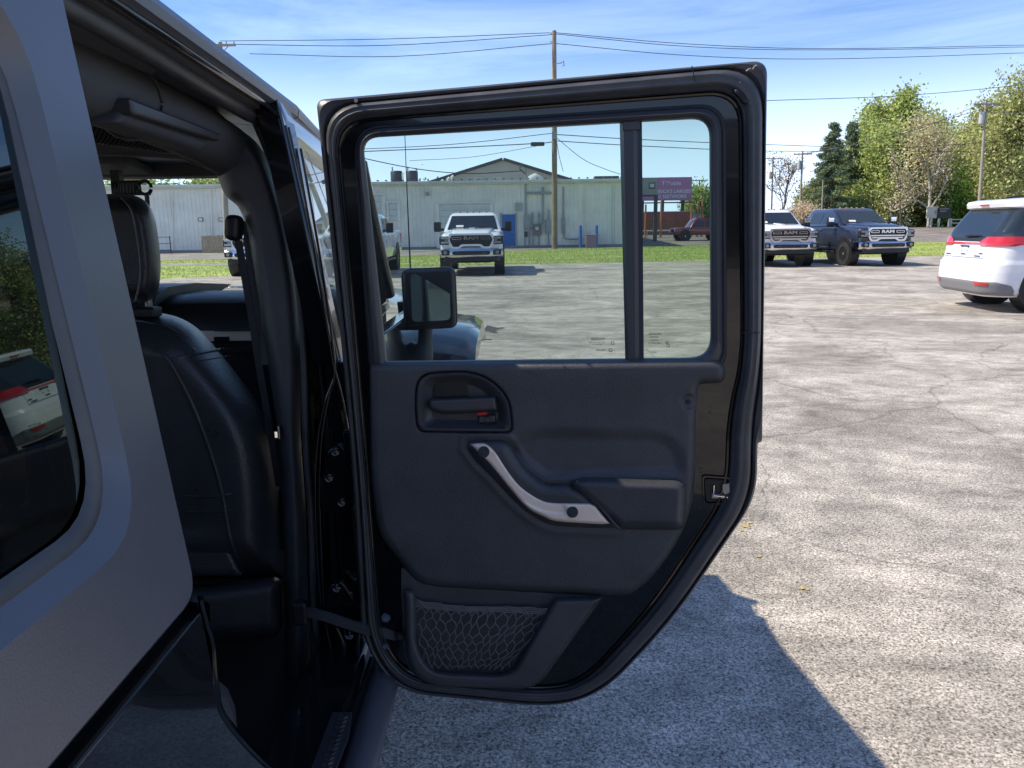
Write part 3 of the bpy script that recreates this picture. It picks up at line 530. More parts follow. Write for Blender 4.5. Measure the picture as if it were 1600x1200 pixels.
def make_truck(paint, chromebars=False):
    t = empty('pickup_truck')
    S = [(0.10, .86, .86, 1.20, .10), (0.16, .93, .74, 1.27, .14), (0.32, .985, .60, 1.32, .16), (0.9, 1.0, .55, 1.37, .16), (1.55, 1.0, .55, 1.40, .14), (1.62, 1.0, .52, 1.37, .10), (4.30, 1.0, .52, 1.37, .10), (4.36, 1.0, .60, 1.44, .09), (6.2, 1.0, .60, 1.44, .09)]
    MB().loft([rsec(y, hw, z0, z1, r, hw*0.97) for y, hw, z0, z1, r in S]).obj('body', paint, t, smooth=38)
    MB().loft([rsec(y, hw, .9, z1, .10, hw*0.92) for y, hw, z1 in ((.12, .60, 1.27), (.30, .66, 1.38), (.9, .72, 1.44), (1.62, .78, 1.475))]).obj('hood', paint, t, smooth=40)
    MB().loft([rsec(y, .16, 1.3, z1, .05, .13) for y, z1 in ((.45, 1.40), (.9, 1.465), (1.5, 1.50))]).obj('hood_bulge', paint, t, smooth=40)
    rings = [[(p[0], p[1], z) for p in rrect(hx, y0, y1, r)] for hx, y0, y1, z, r in ((.95, 1.42, 4.28, 1.36, .12), (.93, 1.55, 4.24, 1.45, .14), (.78, 2.18, 4.08, 1.88, .16), (.72, 2.32, 4.0, 1.955, .16), (.60, 2.50, 3.85, 1.985, .14))]
    MB().loft(rings).obj('cab', paint, t, smooth=42)
    wsh = MB().add([(-.82, 1.50, 1.435), (.82, 1.50, 1.435), (.70, 2.145, 1.875), (-.70, 2.145, 1.875)], [(0, 1, 2, 3)]).obj('windshield', CARGLASS, t)
    MB().box((-.42, 1.60, 1.535), (.24, .012, .10), rx=-0.96).obj('price_sheet', INK, wsh)
    for s in (-1, 1):
        MB().tube([(s*.05, 1.52, 1.455), (s*.55-.1, 1.60, 1.505)], .012, 5).obj('wiper', BLACKP, wsh)
        for y0, y1, yt0, yt1 in ((1.80, 2.78, 2.36, 2.80), (2.90, 3.80, 2.90, 3.70)):
            xb, xt = .937, .802
            MB().add([(s*xb, y0, 1.45), (s*xb, y1, 1.45), (s*xt, yt1, 1.84), (s*xt, yt0, 1.84)], [(0, 1, 2, 3)]).obj('side_window', CARGLASS, t)
        mi = MB().box((s*1.16, 1.74, 1.52), (.24, .15, .32)).obj('mirror', BLACKP, t, bevel=.04); MB().tube([(s*.93, 1.72, 1.42), (s*1.08, 1.72, 1.44)], .045, 8).obj('mirror_arm', BLACKP, mi)
        MB().box((s*1.17, 1.665, 1.58), (.20, .03, .16)).obj('mirror_cap', CHROME if chromebars else BLACKP, mi, bevel=.012)
        for y in (1.0, 4.95):
            MB().tube([(s*.70, y, .47), (s*1.012, y, .47)], .53, 24).obj('wheel_arch', BLACKP, t, smooth=40)
            wheel(t, (s*.88, y, .415), .415, .29, s)
        for y in (2.72, 3.72): MB().box((s*1.01, y, 1.24), (.04, .2, .035)).obj('door_handle', CHROME, t, bevel=.01)
        MB().box((s*.97, 2.9, .46), (.10, 2.5, .08)).obj('running_board', BLACKP, t, bevel=.02)
        hl = MB().box((s*.815, .15, 1.10), (.33, .22, .26), rz=s*0.22).obj('headlight', BLACKP, t, bevel=.05)
        for z in (1.17, 1.035): MB().box((s*.80, .035, z), (.26, .03, .06), rz=s*0.22).obj('lamp_strip', LENS, hl, bevel=.012)
        MB().tube([(s*.76, .035, 1.10), (s*.76, .015, 1.10)], .055, 12).obj('lamp_lens', LENS, hl)
        fg = MB().box((s*.80, -.02, .735), (.25, .06, .17)).obj('fog_lamp', BLACKP, t, bevel=.03); MB().tube([(s*.80, -.05, .735), (s*.80, -.062, .735)], .055, 12).obj('fog_lens', LENS, fg)
        MB().box((s*.95, 6.19, 1.15), (.10, .06, .34)).obj('tail_light', REDLENS, t, bevel=.015)
    MB().prism([(-.62, .075, 1.27), (.62, .075, 1.27), (.69, .075, 1.12), (.57, .075, .88), (-.57, .075, .88), (-.69, .075, 1.12)], (0, .08, 0)).obj('grille', BLACKP, t)
    k_ = 4
    o_ = fil([(-.66, 1.31, .05), (.66, 1.31, .05), (.745, 1.12, .06), (.62, .845, .06), (.36, .845, .04), (.27, .92, .05), (-.27, .92, .05), (-.36, .845, .04), (-.62, .845, .06), (-.745, 1.12, .06)], k_)
    i_ = fil([(-.60, 1.255, .05), (.60, 1.255, .05), (.67, 1.12, .05), (.565, .905, .05), (.39, .905, .04), (.31, .985, .05), (-.31, .985, .05), (-.39, .905, .04), (-.565, .905, .05), (-.67, 1.12, .05)], k_)
    MB().loft(grille_ring(o_, i_, .02, .09)+[grille_ring(o_, i_, .02, .09)[0]], caps=False).obj('grille_surround', CHROME if chromebars else paint, t, smooth=30)
    for z in (1.035, .965): MB().box((0, .055, z), (1.2 if z > 1 else 1.1, .03, .022 if not chromebars else .04)).obj('grille_bar', CHROME if chromebars else BLACKP, t)
    for s in (-1, 1):
        e = fil([(s*.30, 1.205, .02), (s*.585, 1.205, .03), (s*.60, 1.125, .03), (s*.30, 1.125, .02)], 4); g2 = fil([(s*.32, 1.188, .02), (s*.565, 1.188, .02), (s*.578, 1.142, .02), (s*.32, 1.142, .02)], 4)
        MB().loft(grille_ring(e, g2, .045, .03)+[grille_ring(e, g2, .045, .03)[0]], caps=False).obj('letter_bar', CHROME, t)
    text('letters', 'RAM', .135, CHROME, face_y(0, .05, 1.165), t, extrude=.012, bold=.006, sx=1.65)
    B = [(-.99, .42), (-.96, .12), (-.62, -.015), (0, -.04), (.62, -.015), (.96, .12), (.99, .42)]
    pr = lambda z, o: [(x*(1-o*.02), y+o, z) for x, y in B]
    MB().add([q for z, o in ((.585, .05), (.63, 0), (.70, -.015), (.79, 0), (.845, .05), (.85, .12)) for q in pr(z, o)], [(i*7+j, i*7+j+1, (i+1)*7+j+1, (i+1)*7+j) for i in range(5) for j in range(6)]).obj('bumper', CHROME if not paint == WHITE or True else paint, t, smooth=40)
    MB().prism([(p[0], -.065, p[1]) for p in fil([(-.56, .775, .03), (.56, .775, .03), (.60, .72, .03), (.55, .655, .03), (-.55, .655, .03), (-.60, .72, .03)], 4)], (0, .06, 0)).obj('bumper_opening', BLACKP, t)
    for x in (-.40, .40): MB().tube([(x-.05, -.07, .69), (x-.05, -.10, .71), (x+.05, -.10, .71), (x+.05, -.07, .69)], .015, 6).obj('tow_hook', DARKM, t)
    MB().loft([rsec(y, hw, z0, z1, .04) for y, hw, z0, z1 in ((.06, .82, .46, .60), (.3, .90, .42, .62), (.6, .86, .46, .62))]).obj('lower_valance', BLACKP, t, smooth=40)
    MB().box((0, 3.2, .50), (1.2, 5.2, .22)).obj('chassis', BLACKP, t)
    for x in (-.44, -.20, 0, .20, .44): MB().tube([(x, 2.42, 1.96), (x, 2.44, 2.005), (x, 2.56, 2.01)], [.035, .025, .012], 6).obj('roof_marker', AMBER, t)
    return t
TG = 'white pickup trucks parked across the lot'
tw = make_truck(WHITE); tag(tw, 'white pickup truck facing the camera, seen through the door window behind the mirror', 'truck', TG)
tw.location = (-1.20, 24.1, 0); tw.rotation_euler.z = 0.01
for loc, rz_, lab in (((-5.05, 23.9, 0), 0.02, 'white pickup truck at the left edge of the door window, its side showing'), ((-8.3, 25.2, 0), 0.0, 'white pickup truck glimpsed through the windscreen beside the hanging seat belt')):
    c = copy_tree(tw); c.location = loc; c.rotation_euler.z = rz_; c['label'] = lab
tcx = make_truck(WHITE, True); tag(tcx, 'white pickup truck with bright grille bars just right of the open door', 'truck', TG); tcx.location = (9.55, 26.6, 0); tcx.rotation_euler.z = 0.0
tb = make_truck(BLUE, True); tag(tb, 'navy blue pickup truck with chrome grille beside the white one', 'truck'); tb.location = (12.75, 26.35, 0); tb.rotation_euler.z = 0.10

# ---- white minivan: built with its tail at y = 0, nose towards +y
PROF = [(.24, .12, .88), (.30, .05, .95), (.44, .00, .985), (.62, .00, .995), (.74, .015, .995), (.80, .06, .985), (.95, .085, .985), (1.06, .10, .98), (1.16, .14, .955), (1.40, .30, .905), (1.585, .43, .845), (1.60, .35, .835), (1.66, .325, .81), (1.70, .34, .785), (1.728, .46, .73), (1.745, .80, .55)]
def vp(z): zs = [p[0] for p in PROF]; return np.interp(z, zs, [p[1] for p in PROF]), np.interp(z, zs, [p[2] for p in PROF])
def vring(z, n=44):
    y0, hw = vp(z); r = 0.34*hw/0.98 if z < 1.2 else 0.24; y1 = 5.1 if z < .9 else (4.9 if z < 1.0 else np.interp(z, [1.0, 1.16, 1.7, 1.75], [4.6, 3.9, 2.9, 2.7]))
    return [(p[0], p[1], z) for p in rrect(hw, y0, y1, r, 11)]
def vpt(d, z, off=0.006):                  # walk d metres round the tail from its middle: + is the right-hand side
    y0, hw = vp(z); r = 0.34*hw/0.98 if z < 1.2 else 0.24; s = 1 if d >= 0 else -1; a = abs(d); L0 = hw-r; L1 = r*math.pi/2
    if a < L0: p = (s*a, y0); n_ = (0, -1)
    elif a < L0+L1: th = (a-L0)/r; p = (s*(hw-r+r*math.sin(th)), y0+r-r*math.cos(th)); n_ = (s*math.sin(th), -math.cos(th))
    else: p = (s*hw, y0+r+(a-L0-L1)); n_ = (s, 0)
    return (p[0]+n_[0]*off, p[1]+n_[1]*off, z+off*0.4)
def vpatch(name, loop_d, zs, material, parent, off=0.006, n=48):
    zz = np.linspace(zs[0], zs[-1], 12); loop_d = [(np.interp(z, zs, [q[0] for q in loop_d]), np.interp(z, zs, [q[1] for q in loop_d])) for z in zz]; zs = zz
    g = [[vpt(a+(b-a)*k/n, z, off) for k in range(n+1)] for z, (a, b) in zip(zs, loop_d)]
    mb = MB().add([p for r in g for p in r], [(i*(n+1)+k, i*(n+1)+k+1, (i+1)*(n+1)+k+1, (i+1)*(n+1)+k) for i in range(len(g)-1) for k in range(n)])
    return mb.obj(name, material, parent, smooth=60)
van = empty('minivan', label='white minivan at the right edge showing its red tail lamps and rear glass', cat='van')
zs = np.unique(np.concatenate([[p[0] for p in PROF], np.linspace(.24, 1.74, 60)]))
MB().loft([vring(z) for z in zs]).obj('body', WHITE, van, smooth=35)
rg = vpatch('rear_window', [(-.86, .86), (-.84, .84), (-.80, .80), (-.76, .76), (-.72, .72)], [1.135, 1.20, 1.32, 1.44, 1.578], CARGLASS, van)
MB().tube([vpt(-.05, 1.15, .03), vpt(.05, 1.155, .035), vpt(.42, 1.165, .03)], [.022, .018, .008], 6).obj('wiper', BLACKP, rg)
vpatch('tail_light_bar', [(-1.0, 1.0), (-1.0, 1.0), (-1.0, 1.0)], [1.028, 1.045, 1.062], REDLENS, van, 0.010)
vpatch('dark_bar', [(-.80, .80), (-.82, .82)], [1.078, 1.134], BLACKP, van, 0.009)
for s in (-1, 1):
    vpatch('tail_light', [(s*.50, s*1.10), (s*.42, s*1.30), (s*.50, s*1.42), (s*.62, s*1.40)], [1.005, 1.04, 1.10, 1.15], REDLENS, van, 0.016)
    vpatch('pillar_glass', [(s*.70, s*2.2), (s*.70, s*2.2), (s*.68, s*2.15), (s*.64, s*2.1), (s*.60, s*2.0)], [1.12, 1.16, 1.28, 1.45, 1.576], CARGLASS, van, 0.004)
    vpatch('side_window', [(s*2.3, s*4.2), (s*2.25, s*3.9), (s*2.1, s*3.3)], [1.13, 1.3, 1.56], CARGLASS, van, 0.005)
    vpatch('reflector', [(s*.60, s*.86), (s*.58, s*.90)], [.40, .455], REDLENS, van, 0.02, 8)
    vpatch('shut_line', [(s*.645, s*.652), (s*.645, s*.652)], [.83, 1.01], GREYB, van, 0.004, 2)
    for y in (0.92, 3.98):
        MB().tube([(s*.62, y, .38), (s*.992, y, .38)], .41, 26).obj('wheel_arch', BLACKP, van, smooth=40)
        wheel(van, (s*.87, y, .355), .355, .23, s, 10)
vpatch('rear_valance', [(-1.15, 1.15), (-1.22, 1.22), (-1.20, 1.20), (-1.0, 1.0)], [.26, .33, .42, .47], mat('grey valance', (0.20, 0.20, 0.21), 0.5), van, 0.012)
vpatch('tailgate_seam', [(-.66, .66), (-.66, .66)], [.822, .832], GREYB, van, 0.012)
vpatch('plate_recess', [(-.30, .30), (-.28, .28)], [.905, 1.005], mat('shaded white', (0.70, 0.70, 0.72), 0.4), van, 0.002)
vpatch('plate_lamp', [(-.16, .16), (-.16, .16)], [.990, 1.008], BLACKP, van, 0.02)
for a, z in ((-.10, .93), (.08, .93), (-.12, .985), (.10, .985)): vpatch('plate_screw', [(a-.012, a+.012), (a-.012, a+.012)], [z-.012, z+.012], BLACKP, van, 0.006, 2)
for a0, a1, z in ((-.62, -.46, .855), (-.10, .06, .865), (.36, .56, .845), (.50, .62, .885)): vpatch('badge', [(a0, a1), (a0, a1)], [z, z+.018], DARKM, van, 0.010, 6)
MB().box((0, .322, 1.64), (.26, .02, .022)).obj('brake_light', REDLENS, van)
for s in (-1, 1): MB().tube([(s*.62, .9, 1.745), (s*.64, 1.2, 1.79), (s*.64, 2.3, 1.79), (s*.62, 2.6, 1.745)], .018, 8).obj('roof_rail', BLACKP, van)
rs = MB().box((.2, 1.45, 1.80), (.9, .35, .06)).obj('roof_sign', BLACKP, van, bevel=.02); MB().loft([[(.2+sx*w, 1.45+sy*d, z) for sx, sy in ((-1, -1), (1, -1), (1, 1), (-1, 1))] for w, d, z in ((.38, .14, 1.83), (.34, .10, 1.98))]).obj('sign_box', mat('blue sign plastic', (0.03, 0.11, 0.55), 0.3), rs)
ph = math.radians(95); hv = np.array([math.sin(ph), math.cos(ph)]); rv = np.array([math.cos(ph), -math.sin(ph)])
wpos = gnd(1604, 489)[:2]; c0 = wpos-hv*0.72-rv*0.87
van.location = (c0[0], c0[1], 0); van.rotation_euler.z = -ph; van.scale = (1, 1, 1.05)

# ---- maroon off-roader on the far drive and a silver car behind the blue truck
def small_car(name, paint, label, loc, rz_, L=4.6, h=1.85, boxy=True):
    t = empty(name, loc, rz_, label=label, cat='car')
    S = [(0, .80, .62, .98, .06), (.15, .86, .50, 1.06, .08), (1.25, .90, .45, 1.12, .08), (1.3, .90, .45, 1.12, .07), (L-.3, .90, .45, 1.12, .08), (L, .86, .55, 1.08, .08)]
    MB().loft([rsec(y, hw, z0, z1, r) for y, hw, z0, z1, r in S]).obj('body', paint, t, smooth=40)
    MB().loft([[(p[0], p[1], z) for p in rrect(hx, y0, y1, .1)] for hx, y0, y1, z in ((.86, 1.25, L-.12, 1.10), (.78, 1.65, L-.30, h-.15), (.72, 1.85, L-.42, h))]).obj('cab', paint, t, smooth=40)
    MB().add([(-.74, 1.30, 1.16), (.74, 1.30, 1.16), (.66, 1.64, h-.17), (-.66, 1.64, h-.17)], [(0, 1, 2, 3)]).obj('windshield', CARGLASS, t)
    for s in (-1, 1):
        for y0, y1, yt0, yt1 in ((1.55, 2.45, 1.82, 2.45), (2.55, 3.35, 2.55, 3.35), (3.45, L-.25, 3.45, L-.42)): MB().add([(s*.862, y0, 1.16), (s*.862, y1, 1.16), (s*.79, yt1, h-.2), (s*.79, yt0, h-.2)], [(0, 1, 2, 3)]).obj('side_window', CARGLASS, t)
        for y in (.85, L-.95):
            MB().tube([(s*.60, y, .44), (s*.96, y, .44)], .50, 20).obj('fender_flare', BLACKP, t, smooth=40); wheel(t, (s*.84, y, .38), .38, .26, s, 5)
        MB().tube([(s*.62, .02, .86), (s*.62, -.02, .86)], .10, 14).obj('headlight', LENS, t)
        MB().box((s*1.0, 1.55, 1.22), (.16, .10, .20)).obj('mirror', BLACKP, t, bevel=.02)
    MB().box((0, -.05, .60), (1.6, .22, .20)).obj('bumper', BLACKP, t, bevel=.03)
    for k in range(7): MB().box((-.36+k*.12, -.005, .84), (.06, .03, .26)).obj('grille_slot', BLACKP, t)
    return t
p = aty(1052, 378, 66); small_car('off_road_car', MAROON, 'dark red off road car parked by the board fence, seen through the rear pane', (p[0]-.1, 66, rz(66)), math.radians(-86))
SILV = mat('silver car paint', (0.42, 0.43, 0.45), 0.3, 0.5, coat=1.0)
p = aty(1396, 331, 46); small_car('parked_car', SILV, 'pale silver car mostly hidden behind the blue pickup truck', (p[0], 46, -0.01), 0.6, h=1.9)

# ================================================================== trees
BARK = mat('grey brown bark', (0.11, 0.09, 0.07), 0.9, bump=(9, 0.5), var=(2, 0.7, 1.3))
BARKW = mat('pale sycamore bark', (0.50, 0.47, 0.42), 0.85, var=(1.2, 0.6, 1.15))
L_MID = leafmat('spring green leaf', (0.38, 0.44, 0.15)); L_OLV = leafmat('olive leaf', (0.40, 0.42, 0.18)); L_DRK = leafmat('conifer needle', (0.17, 0.22, 0.13), 0.15)
L_TAN = leafmat('budding tan twig', (0.52, 0.48, 0.29)); L_BRI = leafmat('bright shrub leaf', (0.21, 0.38, 0.09)); L_YEL = leafmat('yellow green leaf', (0.30, 0.34, 0.05)); L_GRY = leafmat('grey twig', (0.32, 0.29, 0.25), 0.1); L_BLO = leafmat('pale blossom', (0.55, 0.45, 0.32))
rng = np.random.RandomState(11)
def grow(mb, p, d, L, r, lev, tips, spread, gnarl):
    pts = [p]; q = p.copy(); dd = d.copy(); n = 4
    for i in range(n):
        dd = (dd+Vector(rng.normal(0, gnarl, 3))+Vector((0, 0, .06))).normalized(); q = q+dd*(L/n); pts.append(q.copy())
    mb.tube(pts, [r*(1-.55*i/n) for i in range(n+1)], 5 if lev > 0 else 7, caps=False)
    if lev >= 3 or r < .012: tips.append(q); tips.append(pts[2]); return
    k = 3 if lev else 5
    for i in range(k+rng.randint(2)):
        a = rng.uniform(.45, 1.0) if lev else rng.uniform(.30, 1.0); b = pts[0].lerp(pts[-1], a) if lev else pts[min(n, int(a*n))]
        sd = Vector(rng.normal(0, 1, 3)); sd = (sd-dd*sd.dot(dd)).normalized()
        nd = (dd*(1-spread)+sd*spread+Vector((0, 0, .12))).normalized()
        grow(mb, b.copy(), nd, L*rng.uniform(.52, .72), r*.52, lev+1, tips, spread, gnarl)
    tips.append(q)
def leaves(C, n, sig, size, aspect=0.6, stretch=(1, 1, 1)):
    C = np.asarray(C); i = rng.randint(0, len(C), n); P = C[i]+rng.normal(0, 1, (n, 3))*sig*np.array(stretch)
    a = rng.normal(0, 1, (n, 3)); a /= np.linalg.norm(a, axis=1)[:, None]; b = np.cross(a, rng.normal(0, 1, (n, 3))); b /= np.linalg.norm(b, axis=1)[:, None]
    s = size*.62*rng.uniform(.5, 1.3, n)[:, None]; A, B = a*s, b*s*aspect
    V = np.stack([P-A, P+B*.9, P+A, P-B], 1).reshape(-1, 3); return V, np.arange(4*n).reshape(-1, 4)
def tree(name, label, px, Y, top, lm, nl, size, group=None, width=None, bark=BARK, spread=.55, sig=.8, zb=None, gnarl=.12, thick=1.0, cat='tree'):
    b = aty(px, 340, Y); zb = 0.9 if zb is None else zb; zt = aty(px, top, Y)[2]; h = zt-zb
    t = empty(name, (b[0], Y, zb), rng.uniform(0, 6.28), label=label, cat=cat, group=group)
    mb = MB(); tips = []; Rt = h*.020*thick
    grow(mb, Vector((0, 0, -.2)), Vector((0, 0, 1)), h*.52, Rt, 0, tips, spread, gnarl)
    T = np.array([tuple(q) for q in tips]); k = (h*.95)/max(T[:, 2].max(), .1); w = 1.0
    if width: w = width/max(np.percentile(np.hypot(T[:, 0], T[:, 1]), 92), .1)
    sc = np.array([w, w, k]); mb.v = [(p[0]*w, p[1]*w, p[2]*k) for p in mb.v]; T = T*sc
    mb.obj('trunk', bark, t, smooth=60)
    if nl:
        V, Q = leaves(T, int(nl*2.1), sig, size); V[:, 2] = np.maximum(V[:, 2], .1)
        obj('crown', arr_mesh('crown', V, Q), lm, t)
    return t
def conifer(name, label, px, Y, top, lm, nl, rad, group=None, zb=.9, gap=0.0):
    b = aty(px, 340, Y); h = aty(px, top, Y)[2]-zb; t = empty(name, (b[0], Y, zb), 0, label=label, cat='tree', group=group)
    mb = MB().tube([(0, 0, -.2), (0, 0, h*.5), (0, 0, h)], [h*.018, h*.010, .02], 7); C = []
    for k in range(110):
        f = rng.uniform(.08, .99); a = rng.uniform(0, 6.28); L = rad*(1-f)**.8*rng.uniform(.55, 1.1)+.15; z = h*f
        e = (math.cos(a)*L, math.sin(a)*L, z-L*.22+.1*L); mb.tube([(0, 0, z), (e[0]*.6, e[1]*.6, z-L*.12), e], [.05, .035, .015], 4, caps=False)
        for q in np.linspace(.3, 1, 7): C.append((e[0]*q, e[1]*q, z+(e[2]-z)*q))
    mb.obj('trunk', BARK, t); V, Q = leaves(C, nl*2, .17, .30, .28, (1.2, 1.2, .8)); obj('crown', arr_mesh('crown', V, Q), lm, t); return t
def shrub(name, label, px, Y, top, width, lm, nl, size, group=None, zb=.9):
    b = aty(px, 340, Y); h = aty(px, top, Y)[2]-zb; t = empty(name, (b[0], Y, zb), 0, label=label, cat='shrub', group=group); mb = MB(); C = []
    for k in range(16):
        a = rng.uniform(0, 6.28); r = width*math.sqrt(rng.uniform(0, 1)); z = h*rng.uniform(.35, 1)*(1-.45*(r/width)**2); e = (math.cos(a)*r, math.sin(a)*r, z)
        mb.tube([(e[0]*.15, e[1]*.15, -.1), (e[0]*.6, e[1]*.6, z*.55), e], [.06, .04, .012], 4, caps=False)
        for q in (.45, .7, 1): C.append((e[0]*q, e[1]*q, z*q))
    mb.obj('stems', BARK, t); V, Q = leaves(C, nl*2, h*.10+.15, size); V[:, 2] = np.maximum(V[:, 2], 0); obj('foliage', arr_mesh('foliage', V, Q), lm, t); return t
GT = 'trees beyond the road'
tree('bare_tree', 'bare grey tree beyond the thin poles right of the door', 1222, 122, 232, L_GRY, 900, .22, GT, 3.6, sig=.5, spread=.5)
tree('tree', 'small pale green tree between the bare tree and the conifer', 1252, 124, 282, L_OLV, 2600, .30, GT, 3.0)
tree('blossom_tree', 'low pale blossoming tree behind the left end of the blue truck', 1266, 96, 318, L_BLO, 1600, .20, GT, 1.6, sig=.45)
conifer('conifer_tree', 'dark conifer left of the tall green tree', 1294, 102, 192, L_DRK, 15000, 4.0, GT)
conifer('conifer_tree', 'thin ragged conifer between the dark conifer and tall green tree', 1322, 108, 190, L_DRK, 9000, 3.4, GT)
tree('deciduous_tree', 'tallest fresh green tree rising behind the conifers', 1386, 116, 133, L_MID, 9500, .42, GT, 4.6, sig=.85)
tree('deciduous_tree', 'light green rounded tree behind the blue truck', 1362, 102, 205, L_MID, 9000, .36, GT, 3.2, sig=.9, spread=.62)
tree('budding_tree', 'tan budding tree with fine twigs above the blue truck', 1408, 98, 172, L_TAN, 3600, .26, GT, 4.2, sig=.8, spread=.6)
tree('deciduous_tree', 'olive green tree standing behind the budding tan one', 1428, 110, 215, L_OLV, 9000, .36, GT, 4.0, sig=.9)
tree('sycamore_tree', 'pale barked sycamore with white bare limbs', 1452, 95, 160, L_TAN, 900, .22, GT, 4.6, bark=BARKW, sig=.6, spread=.55, gnarl=.22, thick=1.0)
tree('deciduous_tree', 'green tree filling the gap left of the crossarm pole', 1497, 104, 205, L_MID, 8500, .36, GT, 3.6, sig=.9)
tree('deciduous_tree', 'dense green tree right behind the white and black sign', 1470, 110, 250, L_OLV, 8500, .36, GT, 4.2, sig=.9)
tree('budding_tree', 'big olive budding tree at the right edge above the van', 1578, 88, 112, L_OLV, 11000, .30, GT, 5.0, sig=.9, spread=.6)
tree('deciduous_tree', 'green tree behind the van roof right of the pole', 1566, 100, 235, L_MID, 8500, .36, GT, 4.0, sig=.9)
tree('bare_tree', 'sparse dark limbed tree in front of the green wall of leaves', 1410, 93, 225, L_TAN, 500, .22, GT, 2.8, sig=.5)
tree('deciduous_tree', 'fresh green tree between the two conifers and the tall tree', 1344, 112, 185, L_MID, 7000, .34, GT, 2.8, sig=.85)
tree('deciduous_tree', 'bright green tree behind the sycamore limbs', 1442, 112, 185, L_MID, 9000, .36, GT, 3.8, sig=.9)
tree('deciduous_tree', 'green tree low behind the van and short rail fence', 1532, 112, 225, L_OLV, 8000, .36, GT, 3.8, sig=.9)
for px, tp, lm, lab in ((1330, 225, L_MID, 'pale green backdrop tree behind the ragged conifer'), (1400, 210, L_OLV, 'pale backdrop tree behind the budding tan one'), (1462, 200, L_MID, 'backdrop tree showing between the sycamore limbs'), (1520, 195, L_OLV, 'backdrop tree left of the crossarm pole top'), (1556, 185, L_MID, 'backdrop tree right of the crossarm pole'), (1604, 170, L_OLV, 'backdrop tree cut by the right edge of the picture')):
    tree('deciduous_tree', lab, px, 128, tp, lm, 8000, .44, GT, 5.0, sig=1.1)
for px, Y, tp, w, lm, lab in ((1478, 99, 268, 2.1, L_BRI, 'vivid green shrub behind the black sign panel'), (1512, 98, 318, 1.2, L_YEL, 'yellow green bush beside the rail fence'), (1440, 103, 285, 2.4, L_MID, 'green shrub left of the white sign panel'), (1532, 100, 285, 2.2, L_OLV, 'dull green brush just left of the van roof'), (1385, 100, 285, 2.6, L_OLV, 'olive brush behind the blue truck cab'), (1345, 103, 290, 2.4, L_MID, 'green brush behind the left side of the blue truck'), (1586, 95, 270, 2.4, L_OLV, 'olive brush behind the minivan roof'), (1305, 108, 300, 2.0, L_OLV, 'brush at the foot of the dark conifer')):
    shrub('shrub', lab, px, Y, tp, w, lm, 3800, .26, 'brush under the roadside trees')
for px, tp, lab in ((1098, 296, 'green tree right of the pink billboard seen through the rear pane'), (1122, 300, 'green tree hidden mostly behind the door frame right of the billboard')):
    tree('deciduous_tree', lab, px, 118, tp, L_MID, 4200, .34, 'trees behind the billboard', 2.6, sig=.8)
for px, tp, lab in ((215, 276, 'leftmost fresh green tree top above the metal roof'), (262, 282, 'fresh green tree top above the roof behind the headrest'), (312, 276, 'fresh green tree top above the roof by the windscreen edge'), (365, 282, 'fresh green tree top above the roof behind the seat belt anchor'), (662, 281, 'small sapling top showing over the metal roof in the window')):
    tree('deciduous_tree', lab, px, 98, tp, L_MID, 3600 if px < 600 else 300, .36, 'trees behind the metal building', 3.4 if px < 600 else .8, sig=.8, zb=0)
for x, y, h_, lm in ((74, 84, 17, L_MID), (84, 78, 15, L_OLV), (92, 70, 18, L_DRK), (98, 62, 14, L_MID), (66, 92, 16, L_OLV)):
    q = tree('deciduous_tree', 'woodland tree past the right edge, seen in the rear side glass', 1500, 100, 200, lm, 5000, .42, 'trees mirrored in the rear side glass', 4.2, sig=.9); q.location = (x, y, .9); q.scale = (h_/14,)*3

# ================================================================== utility poles and cables
POLEW = mat('weathered pole wood', (0.27, 0.205, 0.145), 0.85, bump=(12, 0.3), var=(2, 0.7, 1.25)); CABLE = mat('cable', (0.03, 0.03, 0.035), 0.6); CERAM = mat('grey transformer', (0.42, 0.43, 0.44), 0.45)
POLEG = mat('grey pole wood', (0.33, 0.29, 0.23), 0.85, var=(2, 0.8, 1.2))
def pole(label, px, top, Y, pxb, zb, r, m_, arms=(), tr=None, tall_hw=True):
    a = aty(px, top, Y); b = aty(pxb, 345, Y); t = empty('utility_pole', (b[0], Y, zb), label=label, cat='pole'); dx = a[0]-b[0]; h = a[2]-zb
    MB().tube([(0, 0, -.3), (dx*.5, 0, h*.5), (dx, 0, h)], [r, r*.85, r*.68], 12).obj('shaft', m_, t, smooth=50)
    for y, w in arms:
        z = aty(px, y, Y)[2]-zb; c = MB().box((dx*z/h, -r*1.1, z), (w, .12, .14)).obj('crossarm', m_, t)
        for s in (-.45, -.22, .22, .45): MB().tube([(dx*z/h+s*w, -r*1.1, z+.07), (dx*z/h+s*w, -r*1.1, z+.14), (dx*z/h+s*w, -r*1.1, z+.24)], [.03, .06, .04], 8).obj('insulator', CERAM, c)
        MB().tube([(dx*z/h-w*.3, -r, z), (dx*z/h, -r, z-.6), (dx*z/h+w*.3, -r, z)], .025, 5).obj('brace', DARKM, c)
    if tr:
        z = aty(px, tr, Y)[2]-zb; s = MB().tube([(dx*z/h-r*2.2, -.1, z-.55), (dx*z/h-r*2.2, -.1, z-.5), (dx*z/h-r*2.2, -.1, z+.5), (dx*z/h-r*2.2, -.1, z+.58)], [.2, .26, .26, .14], 12).obj('transformer', CERAM, t, smooth=40)
        MB().tube([(dx*z/h-r*2.2, -.1, z+.55), (dx*z/h-r*2.2, -.1, z+.8)], .04, 6).obj('bushing', DARKM, s)
    return t
mp_ = pole('tall brown utility pole standing on the lawn before the metal building', 866, 48, 54.6, 866.5, 0, .21, POLEW)
z = lambda y: aty(866, y, 54.6)[2]
MB().box((-1.15, -.1, z(225)), (.95, .30, .26)).obj('splice_case', DARKM, mp_, bevel=.08)
